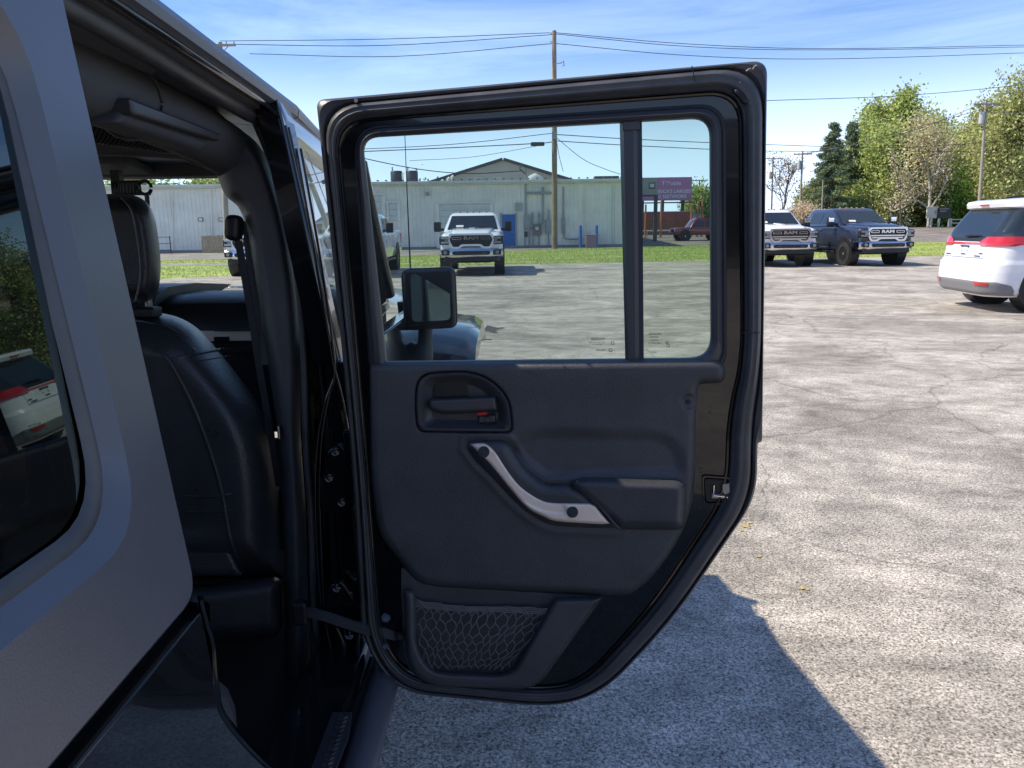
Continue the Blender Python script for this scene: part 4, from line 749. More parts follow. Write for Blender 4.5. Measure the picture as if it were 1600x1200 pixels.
MB().tube([(0, -.15, z(101)), (.5, -.15, z(99)), (.62, -.15, z(96)), (.66, -.15, z(103)), (.55, -.15, z(104))], .035, 6).obj('bracket', GREYB, mp_)
MB().box((0, -.2, z(212)), (.35, .2, .5)).obj('guy_clamp', GREYB, mp_)
for y in (55, 68): MB().tube([(-.05, -.18, z(y)), (-.2, -.18, z(y)+.08), (-.3, -.18, z(y)+.1)], [.05, .05, .03], 6).obj('insulator', CERAM, mp_)
pole('utility pole with crossarm and transformer standing before the right hand trees', 1541, 156, 78, 1529, rz(78), .17, POLEG, ((163, 2.6),), 185)
pole('thin grey utility pole with crossarm left of the conifer', 1254, 237, 104, 1249.5, .9, .17, POLEG, ((241, 2.4),), 258)
pole('distant pole with crossarm beside the door frame and bare tree', 1208, 245, 128, 1205, .9, .17, POLEG, ((248, 3.2),), 274)
pole('short slender pole right behind the blue truck cab', 1286, 281, 90, 1284, .8, .09, POLEG)
pole('slender pole stub rising left of the blue roof sign', 1580, 262, 92, 1577, .9, .09, POLEG)
pole('pole top with insulators peeking over the car roof', 344, 66, 54.6, 350, 0, .2, POLEG, ((72, 2.2),))
a_ = pole('slim pole with crossarm right of the billboard', 1093, 281, 130, 1093, .9, .16, POLEG, ((282, 2.6),)); 
def wire(label, pts, r=.022, n=6):
    P = [aty(x, y, Y) for x, y, Y in pts]; S = spline(P, n); o = empty('power_cable', tuple(S[0]), label=label, cat='cable', group='overhead cables')
    MB().tube([tuple(np.array(q)-S[0]) for q in S], r, 5).obj('strand', CABLE, o, smooth=60)
E4 = 54.6
wire('top overhead cable from the car roof to the brown pole', [(344, 64, E4), (600, 61, E4), (865, 51, E4)])
wire('second overhead cable left of the brown pole', [(346, 69, E4), (600, 71, E4), (865, 54, E4)])
wire('lowest of the high cables left of the brown pole', [(390, 84, E4), (620, 88, E4), (864, 68, E4)])
wire('top overhead cable right of the brown pole', [(867, 51, E4), (1080, 69, 58), (1300, 76, 62), (1620, 70, 70)])
wire('second overhead cable right of the brown pole', [(867, 53, E4), (1080, 73, 58), (1300, 78, 62), (1620, 73, 70)])
wire('lowest of the high cables right of the brown pole', [(867, 68, E4), (1080, 87, 58), (1300, 92, 62), (1620, 82, 70)])
wire('upper cable crossing the front door pane to the pole', [(490, 236, E4), (700, 226, E4), (865, 208, E4)])
wire('lower cable crossing the door pane to the splice case', [(490, 240, E4), (700, 231, E4), (840, 224, E4), (866, 221, E4)], .03)
wire('faint cable sagging below the splice case', [(640, 251, E4), (740, 245, E4), (840, 228, E4)], .015)
wire('service cable dropping to the metal building wall', [(500, 232, 52), (640, 262, 55), (730, 271, 56), (815, 267, 56.8)], .03)
wire('upper cable right of the pole crossing both panes', [(866, 210, E4), (1000, 218, 60), (1200, 226, 70), (1420, 230, 80), (1640, 214, 86)], .028)
wire('lower cable right of the pole crossing both panes', [(866, 220, E4), (1000, 228, 60), (1200, 236, 70), (1420, 236, 80), (1640, 240, 86)], .028)
wire('single cable above the right hand trees', [(1100, 162, 60), (1205, 157, 64), (1400, 150, 70), (1556, 137, 76), (1700, 120, 80)], .025)
wire('upper bright cable sloping down to the thin grey pole', [(1562, 163, 78), (1480, 186, 84), (1400, 207, 90), (1320, 228, 98), (1254, 240, 104)], .03)
wire('lower bright cable sloping down to the thin grey pole', [(1530, 164, 78), (1450, 196, 86), (1370, 219, 94), (1256, 241, 104)], .03)
wire('thin service cable from the pole to the building roof', [(868, 214, E4), (910, 248, 55.5), (945, 264, 56), (975, 274, 56.8)], .02)
wire('drop cable beside the pole to the wall riser', [(869, 216, E4), (874, 245, 55.5), (880, 268, 56.8)], .02)
wire('low cable from the right pole over the van', [(1538, 175, 78), (1600, 176, 74), (1680, 168, 70)], .025)

# ---- an unseen building, added behind the camera for the gloss paint to mirror
BRICK = mat('brown brick', (0.36, 0.30, 0.24), 0.8, var=(1.5, 0.8, 1.15), bump=(30, 0.3))
sh = empty('unseen_building', (4, -24, 0), label='unseen tan brick building added behind the camera for the gloss paint to mirror', cat='building')
MB().box((0, -4, 2.3), (64, 8, 4.6)).obj('wall', BRICK, sh); MB().box((0, -4, 4.7), (64.6, 8.6, .25)).obj('roof', DARKM, sh)
for k in range(9): w_ = MB().box((-26+k*6.4, .03, 1.7), (4.2, .1, 2.6)).obj('window', CARGLASS, sh); MB().box((-26+k*6.4, .06, 3.05), (4.4, .16, .14)).obj('window_frame', WTRIM, w_)

# ================================================================== the black off-roader with its rear door open
JP = empty('off_road_suv', (-.9, 1.2, 0), label='black off road SUV filling the left side with its rear door swung open', cat='car')
JP_OFF = Vector((.9, -1.2, 0))
def J(o):                                   # hang a world-built part on the car
    o.parent = JP; o.matrix_parent_inverse = Matrix.Translation(JP_OFF); return o
def sx(z): return -.365-.16*max(z-1.0, 0.0)
SIDE = Frame((-.365, 0, 1.0), (1, 0, .16))
def sp(Y, z, off=0.0): return (sx(z)+off-.075*max(Y-1.7, 0), Y, z)
rk = lambda Y: -.052*(Y-1.15)               # the body's nose-down rake
# --- hardtop side with its quarter glass
k7 = 7
def yz(pts): return fil(pts, k7)
Lout = yz([(-.85, 1.04, .03), (.84, 1.04, .035), (.905, 1.745, .02), (-.85, 1.80, .05)])
Lin0 = yz([(-.844, 1.046, .03), (.834, 1.046, .032), (.899, 1.739, .02), (-.844, 1.794, .05)])
Lbo = yz([(-.62, 1.152, .10), (.764, 1.152, .085), (.806, 1.69, .10), (-.62, 1.70, .10)])
Lbi = yz([(-.60, 1.172, .10), (.750, 1.172, .082), (.788, 1.668, .095), (-.60, 1.675, .10)])
def loop(L, off): return [sp(a, b, off) for a, b in L]
hs = J(MB().loft([loop(Lout, -.05), loop(Lout, -.005), loop(Lin0, 0), loop(Lbo, 0), loop(Lbi, -.024), loop(Lbi, -.07)], caps=False).obj('hardtop_side', SATIN, smooth=24))
g_ = MB().add([sp(a, b, -.030+.020*(b-1.172)) for a, b in Lbi], [tuple(range(len(Lbi)))]).obj('quarter_glass', GDARK, hs)
gs = MB().loft([loop(yz([(-.604, 1.168, .10), (.754, 1.168, .083), (.792, 1.672, .095), (-.604, 1.679, .10)]), -.0195), loop(yz([(-.596, 1.176, .10), (.746, 1.176, .08), (.784, 1.664, .095), (-.596, 1.671, .10)]), -.0185), loop(yz([(-.588, 1.184, .10), (.738, 1.184, .075), (.776, 1.656, .09), (-.588, 1.663, .10)]), -.026)], caps=False).obj('glass_seal', RUBBER, hs, smooth=60)
# --- gloss tub below it, with the slanted door-opening edge
tubpx = [(312, 938), (322, 978), (331, 1010), (338, 1085), (352, 1128), (414, 1198), (480, 1250)]
tp_ = [tuple(hit(a, b, (-.362, 0, 0), (1, 0, 0))) for a, b in tubpx]
S_ = [tuple(q) for q in spline(tp_, 5)]
poly = S_+[(-.362, 1.30, .44), (-.362, -.85, .44), (-.362, -.85, 1.031), (-.362, .835, 1.031)]
J(MB().prism(poly, (-.05, 0, 0)).obj('rear_quarter', GLOSS, bevel=.006))
J(MB().box((-.395, 0, 1.036), (.02, 1.66, .014)).obj('top_gasket', BLACKP))
J(MB().tube([(q[0]-.004, q[1]+.004, q[2]) for q in S_], .007, 6).obj('opening_lip', GLOSS, smooth=60))
# --- roof: extruded section, rear top and front panel
def roof_sec(Y, sh=0): r = rk(Y); return [(x-(0.08*max(Y-1.885, 0) if x > -1 else 0), Y, z+r) for x, z in ((-1.97, 1.70), (-1.96, 1.775), (-1.90, 1.80), (-1.6, 1.825), (-1.2, 1.83), (-.75, 1.825), (-.56, 1.808), (-.515, 1.797), (-.493, 1.785), (-.487, 1.772), (-.490, 1.758), (-.502, 1.752), (-.514, 1.757), (-.520, 1.757), (-.522, 1.742), (-.560, 1.738), (-.64, 1.745), (-.75, 1.775), (-1.2, 1.785), (-1.7, 1.775), (-1.9, 1.74))]
J(MB().loft([roof_sec(y) for y in (-.85, .2, 1.0, 1.88)]).obj('hardtop_roof', SATIN, smooth=35))
J(MB().loft([roof_sec(y) for y in (1.885, 2.4, 2.8, 3.18)]).obj('front_roof_panel', SATIN, smooth=35))
J(MB().tube([(-.505-.08*max(y-1.885, 0), y, 1.748+rk(y)) for y in (.9, 1.3, 1.7, 2.05, 2.5, 2.95)], .007, 6).obj('drip_channel', GLOSS, smooth=60))
# seal round the top of the opening and down the hinge pillar
sealp = [(-.542, .90, 1.738), (-.545, 1.2, 1.730), (-.548, 1.55, 1.712), (-.546, 1.76, 1.698), (-.538, 1.80, 1.672), (-.53, 1.795, 1.62)]
J(MB().tube([tuple(q) for q in spline(sealp, 6)], .0145, 10).obj('opening_seal', RUBBER, smooth=60))
J(MB().tube([(q[0]-.022, q[1], q[2]+.006) for q in spline(sealp[:4], 6)], .010, 8).obj('seal_lip', RUBBER, smooth=60))
# --- padded bars, grab handle, headlining
J(MB().tube([tuple(q) for q in spline([(-.665, -.3, 1.725), (-.665, .6, 1.712), (-.66, 1.2, 1.692), (-.65, 1.62, 1.668), (-.628, 1.84, 1.625), (-.60, 1.90, 1.55), (-.565, 1.91, 1.42), (-.545, 1.91, 1.15)], 6)], .058, 16).obj('padded_side_bar', FABRIC, smooth=60))
J(MB().tube([tuple(q) for q in spline([(-.63, 1.86, 1.64), (-.80, 1.93, 1.675), (-1.1, 1.95, 1.69), (-1.5, 1.95, 1.69), (-1.85, 1.93, 1.65)], 6)], .042, 14).obj('padded_cross_bar', FABRIC, smooth=60))
for y in (1.40, 1.72): J(MB().tube([(-.655+.060*math.cos(a), y, 1.686-.06*(y-1.3)+.060*math.sin(a)) for a in np.linspace(0, 6.2, 20)], .004, 5).obj('pad_seam', FABRIC))
ga = [hit(a, b, (-.585, 0, 0), (1, 0, 0)) for a, b in ((204, 152), (345, 208), (345, 221), (209, 179))]
gh = J(MB().prism([tuple(p) for p in ga], (-.045, 0, 0)).obj('grab_handle', TRIM2, bevel=.006))
gb_ = [hit(a, b, (-.60, 0, 0), (1, 0, 0)) for a, b in ((196, 165), (340, 222), (318, 236), (186, 192))]
MB().prism([tuple(p) for p in gb_], (-.06, 0, 0)).obj('handle_backing', FABRIC, gh, bevel=.015)
hl_ = J(MB().box((-1.2, 1.5, 1.735), (1.25, 2.6, .012)).obj('headliner', mat('grey headlining', (0.10, 0.10, 0.105), 0.9), smooth=30))
sb_ = J(MB().loft([[(x, 1.90+.07*math.cos(a), 1.715+.035*math.sin(a)) for a in np.linspace(0, 6.283, 13)[:-1]] for x in (-1.75, -1.2, -.78)]).obj('sound_bar', FABRIC, smooth=50))
rb = [hit(a, b, (0, 1.62, 0), (0, 1, 0)) for a, b in ((150, 198), (300, 228), (268, 240), (140, 222))]
sg_ = J(MB().prism([tuple(p) for p in rb], (0, .02, 0)).obj('speaker_grille', mat('grille grey', (0.09, 0.085, 0.075), 0.6)))
for k in range(20):
    t0 = k/20; a = np.array(rb[0])*(1-t0)+np.array(rb[1])*t0; b = np.array(rb[3])*(1-t0)+np.array(rb[2])*t0
    MB().tube([tuple(a-np.array([0, .006, 0])), tuple(b-np.array([0, .006, 0]))], .0028, 4).obj('slat', BLACKP, sg_)
# --- screen header, visors, windscreen, pillars
zh = 1.665
J(MB().box((-1.265, 2.90, zh+.035), (1.37, .16, .09)).obj('screen_header', FABRIC, bevel=.02))
for a, b in ((-1.62, -1.26), (-1.05, -.72)): J(MB().box(((a+b)/2, 2.74, zh+.022), (b-a, .22, .028), rx=-.12).obj('sun_visor', FABRIC, bevel=.01))
J(MB().add([(-.56, 2.955, 1.665), (-1.92, 2.955, 1.665), (-1.97, 3.28, 1.20), (-.53, 3.28, 1.20)], [(0, 1, 2, 3)]).obj('windshield', GCLEAR))
br = J(MB().box((-1.33, 2.70, 1.64), (.03, .03, .06)).obj('mirror_stalk', BLACKP))
a0, a1 = aty(176, 284, 2.68), aty(234, 303, 2.68); xm, zm = (a0[0]+a1[0])/2, (a0[2]+a1[2])/2; w_, h_ = a1[0]-a0[0], a0[2]-a1[2]
for z in (zm-h_/2, zm+h_/2): MB().box((xm, 2.68, z), (w_, .02, .008)).obj('bracket_rail', BLACKP, br)
for q in range(9): MB().box((xm-w_/2+w_*q/8*.72, 2.68, zm), (.006, .02, h_)).obj('bracket_bar', BLACKP, br)
MB().tube([(xm+w_*.38+.022*math.cos(a), 2.68, zm+.022*math.sin(a)) for a in np.linspace(0, 6, 14)], .006, 6).obj('bracket_loop', BLACKP, br)
MB().tube([(xm+w_*.42, 2.68, zm-.02), (xm+w_*.40, 2.68, zm-.07)], .008, 6).obj('hanging_strap', BLACKP, br)
for s, x0, x1 in ((0, -.545, -.515), (1, -1.94, -1.985)): J(MB().tube([(x0, 2.93, 1.70), (x0+(x1-x0)*.5, 3.09, 1.45), (x1, 3.26, 1.19)], [.026, .024, .028], 10).obj('screen_pillar', GLOSS, smooth=60))
# --- dashboard
dp = [(2.50, .80), (2.50, 1.10), (2.50, 1.145), (2.515, 1.19), (2.56, 1.228), (2.66, 1.248), (2.9, 1.245), (3.26, 1.215), (3.26, .8)]
da = J(MB().loft([[(x, a, b) for a, b in dp] for x in (-1.95, -1.4, -.98, -.53)]).obj('dashboard', BLACKP, smooth=50))
MB().loft([[(x, a-.01, b+.03*(1 if b > 1.0 else 0)) for a, b in dp[1:-1]] for x in (-1.92, -1.35, -1.20, -1.17)]).obj('dash_cowl', BLACKP, da, smooth=50)
a0, a1 = aty(326, 517, 2.49), aty(420, 532, 2.49); MB().box(((a0[0]+a1[0])/2, 2.492, (a0[2]+a1[2])/2), (a1[0]-a0[0]+.2, .02, a0[2]-a1[2])).obj('dash_trim', SILVER, da, bevel=.004)
MB().box((-.94, 2.487, 1.117), (.05, .02, .02)).obj('dash_badge', CHROME, da); MB().box((-.75, 2.485, 1.150), (.42, .035, .008)).obj('dash_lip', TRIM2, da, bevel=.003)
MB().box((-.75, 2.485, 1.085), (.45, .03, .02)).obj('dash_edge', BLACKP, da)
# --- front passenger seat, from behind
SEAT = Frame((0, 1.86, 0), (0, -1, 0)); HEAD = Frame((0, 1.90, 0), (0, -1, 0))
so_ = fil([(40, 905), (40, 620, 80), (90, 492, 90), (232, 484, 60), (300, 500, 50), (352, 560, 60), (415, 645, 60), (438, 730, 80), (442, 905)], 8)
st = J(relief('seat_back', SEAT, so_, .0, .10, 70, LEATHER, None, 4, m_=8, dip=.14, extra=lambda X, Y, d: -.018*sstep(X, 430-0*Y, 250)*sstep(Y, 540, 640)*sstep(d, 40, 90)))
def on_seat(pts, r, nm='seam', off=.0, H0=.10):
    S = spline(pts, 8); d = sdf(so_, S[:, 0], S[:, 1]); t = np.clip(np.maximum(d, 0)/70, 0, 1); h = -.14+(H0+.14)*np.sqrt(np.clip(1-(1-t)**2, 0, 1))-.018*sstep(S[:, 0], 430, 250)*sstep(S[:, 1], 540, 640)*sstep(d, 40, 90)
    MB().tube([tuple(q) for q in SEAT(S[:, 0], S[:, 1], h+off)], r, 6).obj(nm, LEATHER, st, smooth=60)
on_seat([(238, 545), (262, 560), (290, 610), (320, 680), (345, 760), (362, 850), (388, 905)], .005, 'piping'); on_seat([(210, 500), (262, 512), (296, 540), (307, 553)], .003); on_seat([(268, 562), (305, 553), (350, 545)], .004); on_seat([(278, 572), (315, 563), (360, 556)], .002); on_seat([(290, 775), (330, 776), (362, 772)], .003); on_seat([(292, 800), (330, 800), (365, 797)], .003)
relief('map_pocket', SEAT, fil([(100, 560, 60), (235, 545, 40), (268, 572, 40), (330, 725, 60), (360, 860, 30), (380, 900, 5), (100, 900)], 8), .085, .012, 12, LEATHER, st, 4, extra=lambda X, Y, d: -.018*sstep(Y, 540, 640))
relief('seat_flap', SEAT, fil([(180, 915, 10), (330, 914, 20), (425, 900, 10), (440, 905, 12), (440, 985, 14), (428, 998, 12), (330, 1004, 10), (180, 1006)], 6), .085, .035, 26, LEATHER, st, 3, dip=.06)
hd = J(relief('headrest', HEAD, fil([(120, 304, 40), (212, 302, 30), (240, 325, 30), (252, 400, 40), (250, 450, 30), (236, 474, 16), (120, 474)], 8), .0, .06, 30, LEATHER, None, 3, m_=4, dip=.06))
S = spline([(205, 308), (222, 330), (232, 380), (236, 430), (228, 470)], 6); MB().tube([tuple(q) for q in HEAD(S[:, 0]-16, S[:, 1], .058)], .003, 6).obj('stitching', LEATHER, hd)
for x in (170, 232): a = HEAD(x, 470, -.03); MB().cyl(tuple(a+np.array([0, 0, .03])), tuple(a-np.array([0, 0, .08])), .009).obj('headrest_post', STEEL, hd)
a = HEAD(231, 484, .0); MB().box((a[0], a[1]-.01, a[2]-.005), (.06, .05, .025)).obj('post_guide', BLACKP, hd, bevel=.006)
J(MB().box((-.86, 2.2, .70), (.52, .55, .20)).obj('seat_cushion', LEATHER, bevel=.05))
# --- floor, tunnel, far side of the cabin
J(MB().box((-1.16, 1.6, .30), (1.50, 3.4, .06)).obj('floor', CARPET)); J(MB().box((-1.18, 2.2, .52), (.28, 2.2, .50)).obj('tunnel', CARPET, bevel=.05))
J(MB().box((-1.96, 1.2, .80), (.05, 4.1, .80)).obj('far_side_panel', GLOSS)); J(MB().box((-1.16, -.84, 1.0), (1.56, .04, 1.0)).obj('tailgate', GLOSS)); J(MB().box((-.86, .72, .72), (.95, .55, .30)).obj('rear_seat_cushion', LEATHER, bevel=.06)); J(MB().box((-1.15, .38, 1.02), (1.5, .18, .62), rx=-.2).obj('rear_seat_back', LEATHER, bevel=.05))
for y in (.0, .95, 1.9): J(MB().box((-1.93, y, 1.45), (.06, .12, .58)).obj('far_pillar', GLOSS))
# --- hinge pillar: inner trim, gloss jamb, seals, hinges
PY = Frame((0, 1.79, 0), (0, -1, 0))
tr = [(338, 272, 10), (352, 308, 14), (374, 322, 14), (384, 352, 20), (396, 430, 40), (412, 520, 40), (426, 620, 40), (438, 700, 40), (444, 900, 30), (446, 1110), (486, 1110), (482, 940, 20), (478, 800, 20), (470, 680, 30), (471, 560, 40), (466, 460, 40), (456, 380, 40), (440, 310, 30), (420, 252, 20), (396, 214, 20), (360, 196, 20), (330, 205, 20)]
bp_ = J(relief('pillar_trim', PY, fil(tr, 6), 0, .03, 22, TRIM, None, 3, m_=3, dip=.06))
LJ = spline([(398, 195), (420, 245), (440, 305), (456, 375), (466, 455), (471, 560), (470, 680), (478, 800), (482, 940), (490, 1000), (505, 1060), (520, 1120)], 5)
JL = PY(LJ[:, 0], LJ[:, 1], -.006)
zz = JL[:, 2]; JR = np.stack([np.array([sx(z) for z in zz])-.004, np.full(len(zz), 1.69), zz], -1)
rows = [JL*(1-t)+JR*t+np.array([0, d, 0]) for t, d in ((0, 0), (.12, -.012), (.2, .012), (.42, .010), (.5, -.008), (.62, -.012), (.68, .004), (.95, .004), (1, .012))]
jb = J(MB().loft([[tuple(p) for p in r] for r in rows], caps=False, closed=False).obj('hinge_pillar', GLOSS, smooth=30))
MB().loft([[tuple(p) for p in JR+np.array([0, .012, 0])], [tuple(p+np.array([.004, .10, 0])) for p in JR]], caps=False, closed=False).obj('pillar_side', GLOSS, jb)
MB().tube([tuple(p) for p in JL*.86+JR*.14+np.array([0, -.016, 0])], .008, 8).obj('pillar_seal', RUBBER, jb, smooth=60)
PF = Frame((0, 1.675, 0), (0, -1, 0))
def pline(nm, pts, r, m_, par, fr=PF, h=0.0):
    S = spline(pts, 7); return MB().tube([tuple(q) for q in fr(S[:, 0], S[:, 1], h)], r, 7).obj(nm, m_, par, smooth=60)
pline('flange_edge', [(470, 232), (486, 320), (503, 420), (515, 500), (522, 560), (523, 582)], .0030, GLOSS, jb)
pline('flange_edge', [(463, 232), (480, 330), (497, 430), (510, 505), (519, 560), (522, 590), (508, 630), (496, 690), (492, 770), (496, 880), (503, 960)], .0032, GLOSS, jb)
pline('flange_edge', [(523, 578), (534, 620), (545, 680), (553, 730), (550, 738), (543, 728), (530, 702)], .0030, GLOSS, jb)
pline('flange_edge', [(524, 588), (512, 625), (502, 690), (499, 780), (503, 890), (510, 980), (524, 1040), (528, 1100)], .0024, GLOSS, jb)
pline('flange_edge', [(523, 975), (537, 1010), (541, 1060), (532, 1120)], .0040, GLOSS, jb); pline('flange_edge', [(560, 980), (557, 1040), (545, 1100)], .0040, GLOSS, jb)
for outl, bolts in (([(512, 704, 10), (532, 690, 14), (556, 738, 6), (553, 800, 8), (506, 802, 8), (504, 745, 10)], [(524, 706), (514, 747), (534, 785)]), ([(512, 918, 10), (532, 906, 12), (566, 955, 5), (562, 985, 8), (508, 980, 8)], [(526, 919), (546, 993)])):
    hg = plate('hinge_plate', PF, fil(outl, 5), .006, .02, GLOSS, jb, bevel=.003)
    for a, b in bolts:
        c = PF(a, b, .006); d = PF(a, b, .013); MB().tube([tuple(c), tuple(d), tuple(d-np.array([0, .001, 0]))], [.0105, .0095, .005], 8).obj('hinge_bolt', GLOSS, hg if False else jb, smooth=30)
for zc in (.98, .62):                       # the knuckles that stand outside the body
    J(MB().tube([(-.338, 1.652, zc-.05), (-.338, 1.652, zc+.05)], .014, 12).obj('hinge_knuckle', GLOSS, smooth=40)); J(MB().box((-.355, 1.675, zc), (.05, .02, .08)).obj('hinge_leaf', GLOSS, bevel=.004))
# door strap
S = spline([PF(474, 955, -.01), PF(505, 962, .02), PF(560, 980, .05), PF(600, 988, .06), PF(622, 994, .055)], 8)
stp = J(MB().loft([[tuple(q+np.array([0, dy, dz])) for dy, dz in ((-.004, -.012), (.004, -.012), (.004, .012), (-.004, .012))] for q in S]).obj('door_strap', FABRIC, smooth=40)); c = PF(470, 957, -.01); MB().box(tuple(c), (.035, .03, .06)).obj('strap_anchor', BLACKP, stp, bevel=.008)
# seat belt
bg_ = J(MB().box(tuple(aty(366, 356, 1.80)), (.036, .045, .058), ry=.15).obj('belt_guide', BLACKP, bevel=.014))
S = [aty(a, b, 1.80+.10*t) for a, b, t in ((372, 376, .0), (382, 430, .1), (394, 500, .2), (403, 560, .3), (420, 660, .5), (436, 760, .7))]
MB().loft([[tuple(q+np.array([dx, dy, 0])) for dx, dy in ((-.0085, -.001), (.0085, -.001), (.0085, .001), (-.0085, .001))] for q in S]).obj('belt_webbing', mat('belt webbing', (0.03, 0.03, 0.033), 0.7), bg_); 
S2 = [aty(a, b, 1.83) for a, b in ((384, 345), (392, 420), (402, 500), (415, 570))]; MB().loft([[tuple(q+np.array([dx, dy, 0])) for dx, dy in ((-.009, -.001), (.009, -.001), (.009, .001), (-.009, .001))] for q in S2]).obj('belt_webbing', FABRIC, bg_)
c = aty(437, 675, 1.78); J(MB().box(tuple(c), (.008, .02, .035)).obj('belt_bolt', STEEL, bevel=.004))
# --- sill, tread plate, step
J(MB().box((-.42, 1.3, .40), (.13, 1.1, .16)).obj('door_sill', GLOSS, bevel=.012)); J(MB().box((-.352, 1.7, .42), (.02, 2.7, .09)).obj('rocker', GLOSS, bevel=.006))
q = [gnd(a, b, .486) for a, b in ((519, 1112), (550, 1112), (545, 1150), (520, 1215), (480, 1215), (505, 1150))]
tpl = J(MB().prism([tuple(p) for p in q], (0, 0, -.005)).obj('tread_plate', mat('tread plate plastic', (0.035, 0.036, 0.04), 0.35), bevel=.002))
for k in range(13):
    for j in range(2):
        t0 = (k+.5*j)/13; a = np.array(gnd(528, 1118, .488))*(1-t0)+np.array(gnd(494, 1212, .488))*t0; b = np.array(gnd(544, 1118, .488))*(1-t0)+np.array(gnd(515, 1212, .488))*t0; c = a*(.65-.4*j)+b*(.35+.4*j)
        MB().box(tuple(c), (.010, .004, .003), rz=.7 if j else -.7).obj('tread_bar', STEEL, tpl)
J(MB().tube([(-.318, .9, .425), (-.312, 1.2, .42), (-.312, 2.8, .40)], .036, 14).obj('side_step', SATIN, smooth=60)); J(MB().box((-.345, 1.9, .425), (.05, 2.2, .012)).obj('step_tread', BLACKP))
# --- front door, fender, bonnet, mirror, aerial
Lo = fil([(1.70, 1.16, .02), (3.20, 1.14, .02), (2.90, 1.665, .03), (1.70, 1.735, .03)], 5); Li = fil([(1.79, 1.20, .03), (3.10, 1.18, .03), (2.85, 1.615, .05), (1.79, 1.675, .06)], 5)
fd = J(MB().loft([loop(Lo, -.05), loop(Lo, -.004), loop(fil([(1.706, 1.166, .02), (3.19, 1.146, .02), (2.895, 1.659, .03), (1.706, 1.729, .03)], 5), 0), loop(Li, 0), loop(Li, -.02), loop(Li, -.05)], caps=False).obj('front_door', GLOSS, smooth=30))
MB().add(loop(Li, -.022), [tuple(range(len(Li)))]).obj('front_door_glass', GDOOR, fd); MB().prism([(-.366, 1.705, .44), (-.366, 3.25, .44), (-.37, 3.25, 1.15), (-.37, 1.705, 1.17)], (-.05, 0, 0)).obj('door_panel', GLOSS, fd, bevel=.006)
MB().box((-.33, 1.86, 1.03), (.03, .16, .03)).obj('door_handle', GLOSS, fd, bevel=.01)
for a, b, r in ((1.712, 1.17, .003), (1.745, 1.17, .003)): MB().tube([sp(a, z, .001) for z in (1.17, 1.45, 1.68)], r, 6).obj('frame_bead', RUBBER, fd)
J(MB().prism([(-.40, 3.25, .6), (-.44, 4.6, .6), (-.50, 4.6, 1.08), (-.44, 3.25, 1.16), (-1.2, 3.25, 1.22)][:4], (-.04, 0, 0)).obj('front_quarter', GLOSS))
J(MB().loft([[(x, y, z+dz) for x, dz in ((-.47, -.06), (-.55, -.01), (-.8, .015), (-1.2, .03), (-1.6, .015), (-1.9, -.01), (-1.97, -.06))] for y, z in ((3.25, 1.20), (3.6, 1.185), (4.2, 1.15), (4.65, 1.09))], caps=False, closed=False).obj('bonnet', GLOSS, smooth=40))
fl = [aty(678, 538, 3.35), aty(741, 551, 3.35)]
J(MB().loft([[(x, y, z) for x, z in ((-.50, z0+.03), (-.35, z0+.02), (-.20, z0), (-.155, z0-.03), (-.15, z0-.09), (-.5, z0-.12))] for y, z0 in ((3.15, .78), (3.22, .93), (3.35, .985), (3.7, 1.0), (4.3, .98), (4.55, .90))]).obj('fender_flare', GLOSS, smooth=40))
mi = J(relief('side_mirror', Frame((0, 2.74, 0), (0, -1, 0)), fil([(626, 420, 14), (712, 416, 14), (716, 512, 14), (632, 517, 14)], 6), 0, .012, 8, BLACKP, None, 2, dip=.05))
MB().loft([[tuple(p) for p in Frame((0, 2.74, 0), (0, -1, 0))(L[:, 0], L[:, 1], h)] for L, h in ((fil([(627, 421, 14), (711, 417, 14), (715, 511, 14), (633, 516, 14)], 6), -.01), (fil([(629, 424, 18), (708, 420, 18), (711, 507, 18), (635, 511, 18)], 6), -.05), (fil([(640, 436, 20), (700, 432, 20), (702, 495, 20), (645, 498, 20)], 6), -.085))]).obj('mirror_shell', BLACKP, mi, smooth=50)
mgm = MB().add([tuple(p) for p in Frame((-.29, 2.722, 1.22), (.06, -1, .10))(*fil([(641, 428, 8), (702, 425, 8), (704, 500, 8), (644, 503, 8)], 5).T)], [tuple(range(20))]).obj('mirror_glass', MIRROR, mi)
c = aty(664, 530, 2.78); MB().tube([tuple(aty(665, 512, 2.78)), tuple(aty(664, 535, 2.78)), tuple(aty(662, 545, 2.78)), tuple(aty(660, 560, 2.78)), tuple(aty(658, 572, 2.78))], [.026, .026, .036, .04, .04], 12).obj('mirror_arm', BLACKP, mi, smooth=40)
MB().prism([tuple(aty(a, b, 2.80)) for a, b in ((604, 536), (640, 534), (664, 545), (664, 572), (604, 576))], (0, .06, 0)).obj('mirror_base', BLACKP, mi, bevel=.008)
c = aty(643, 418, 3.4); ae = J(MB().tube([(c[0], 3.4, .98), tuple(aty(641, 415, 3.4)), tuple(aty(636, 300, 3.4)), tuple(aty(632, 195, 3.4))], [.006, .004, .0022, .0016], 6).obj('aerial', BLACKP)); MB().tube([(c[0], 3.4, .96), (c[0], 3.4, 1.02)], [.02, .012], 10).obj('aerial_base', BLACKP, ae)
for y, x in ((.2, -.62), (4.05, -.42), (.2, -1.75), (4.05, -1.9)): J(wheel(None, (x, y, .40), .40, .25, 1 if x > -1 else -1, 5))

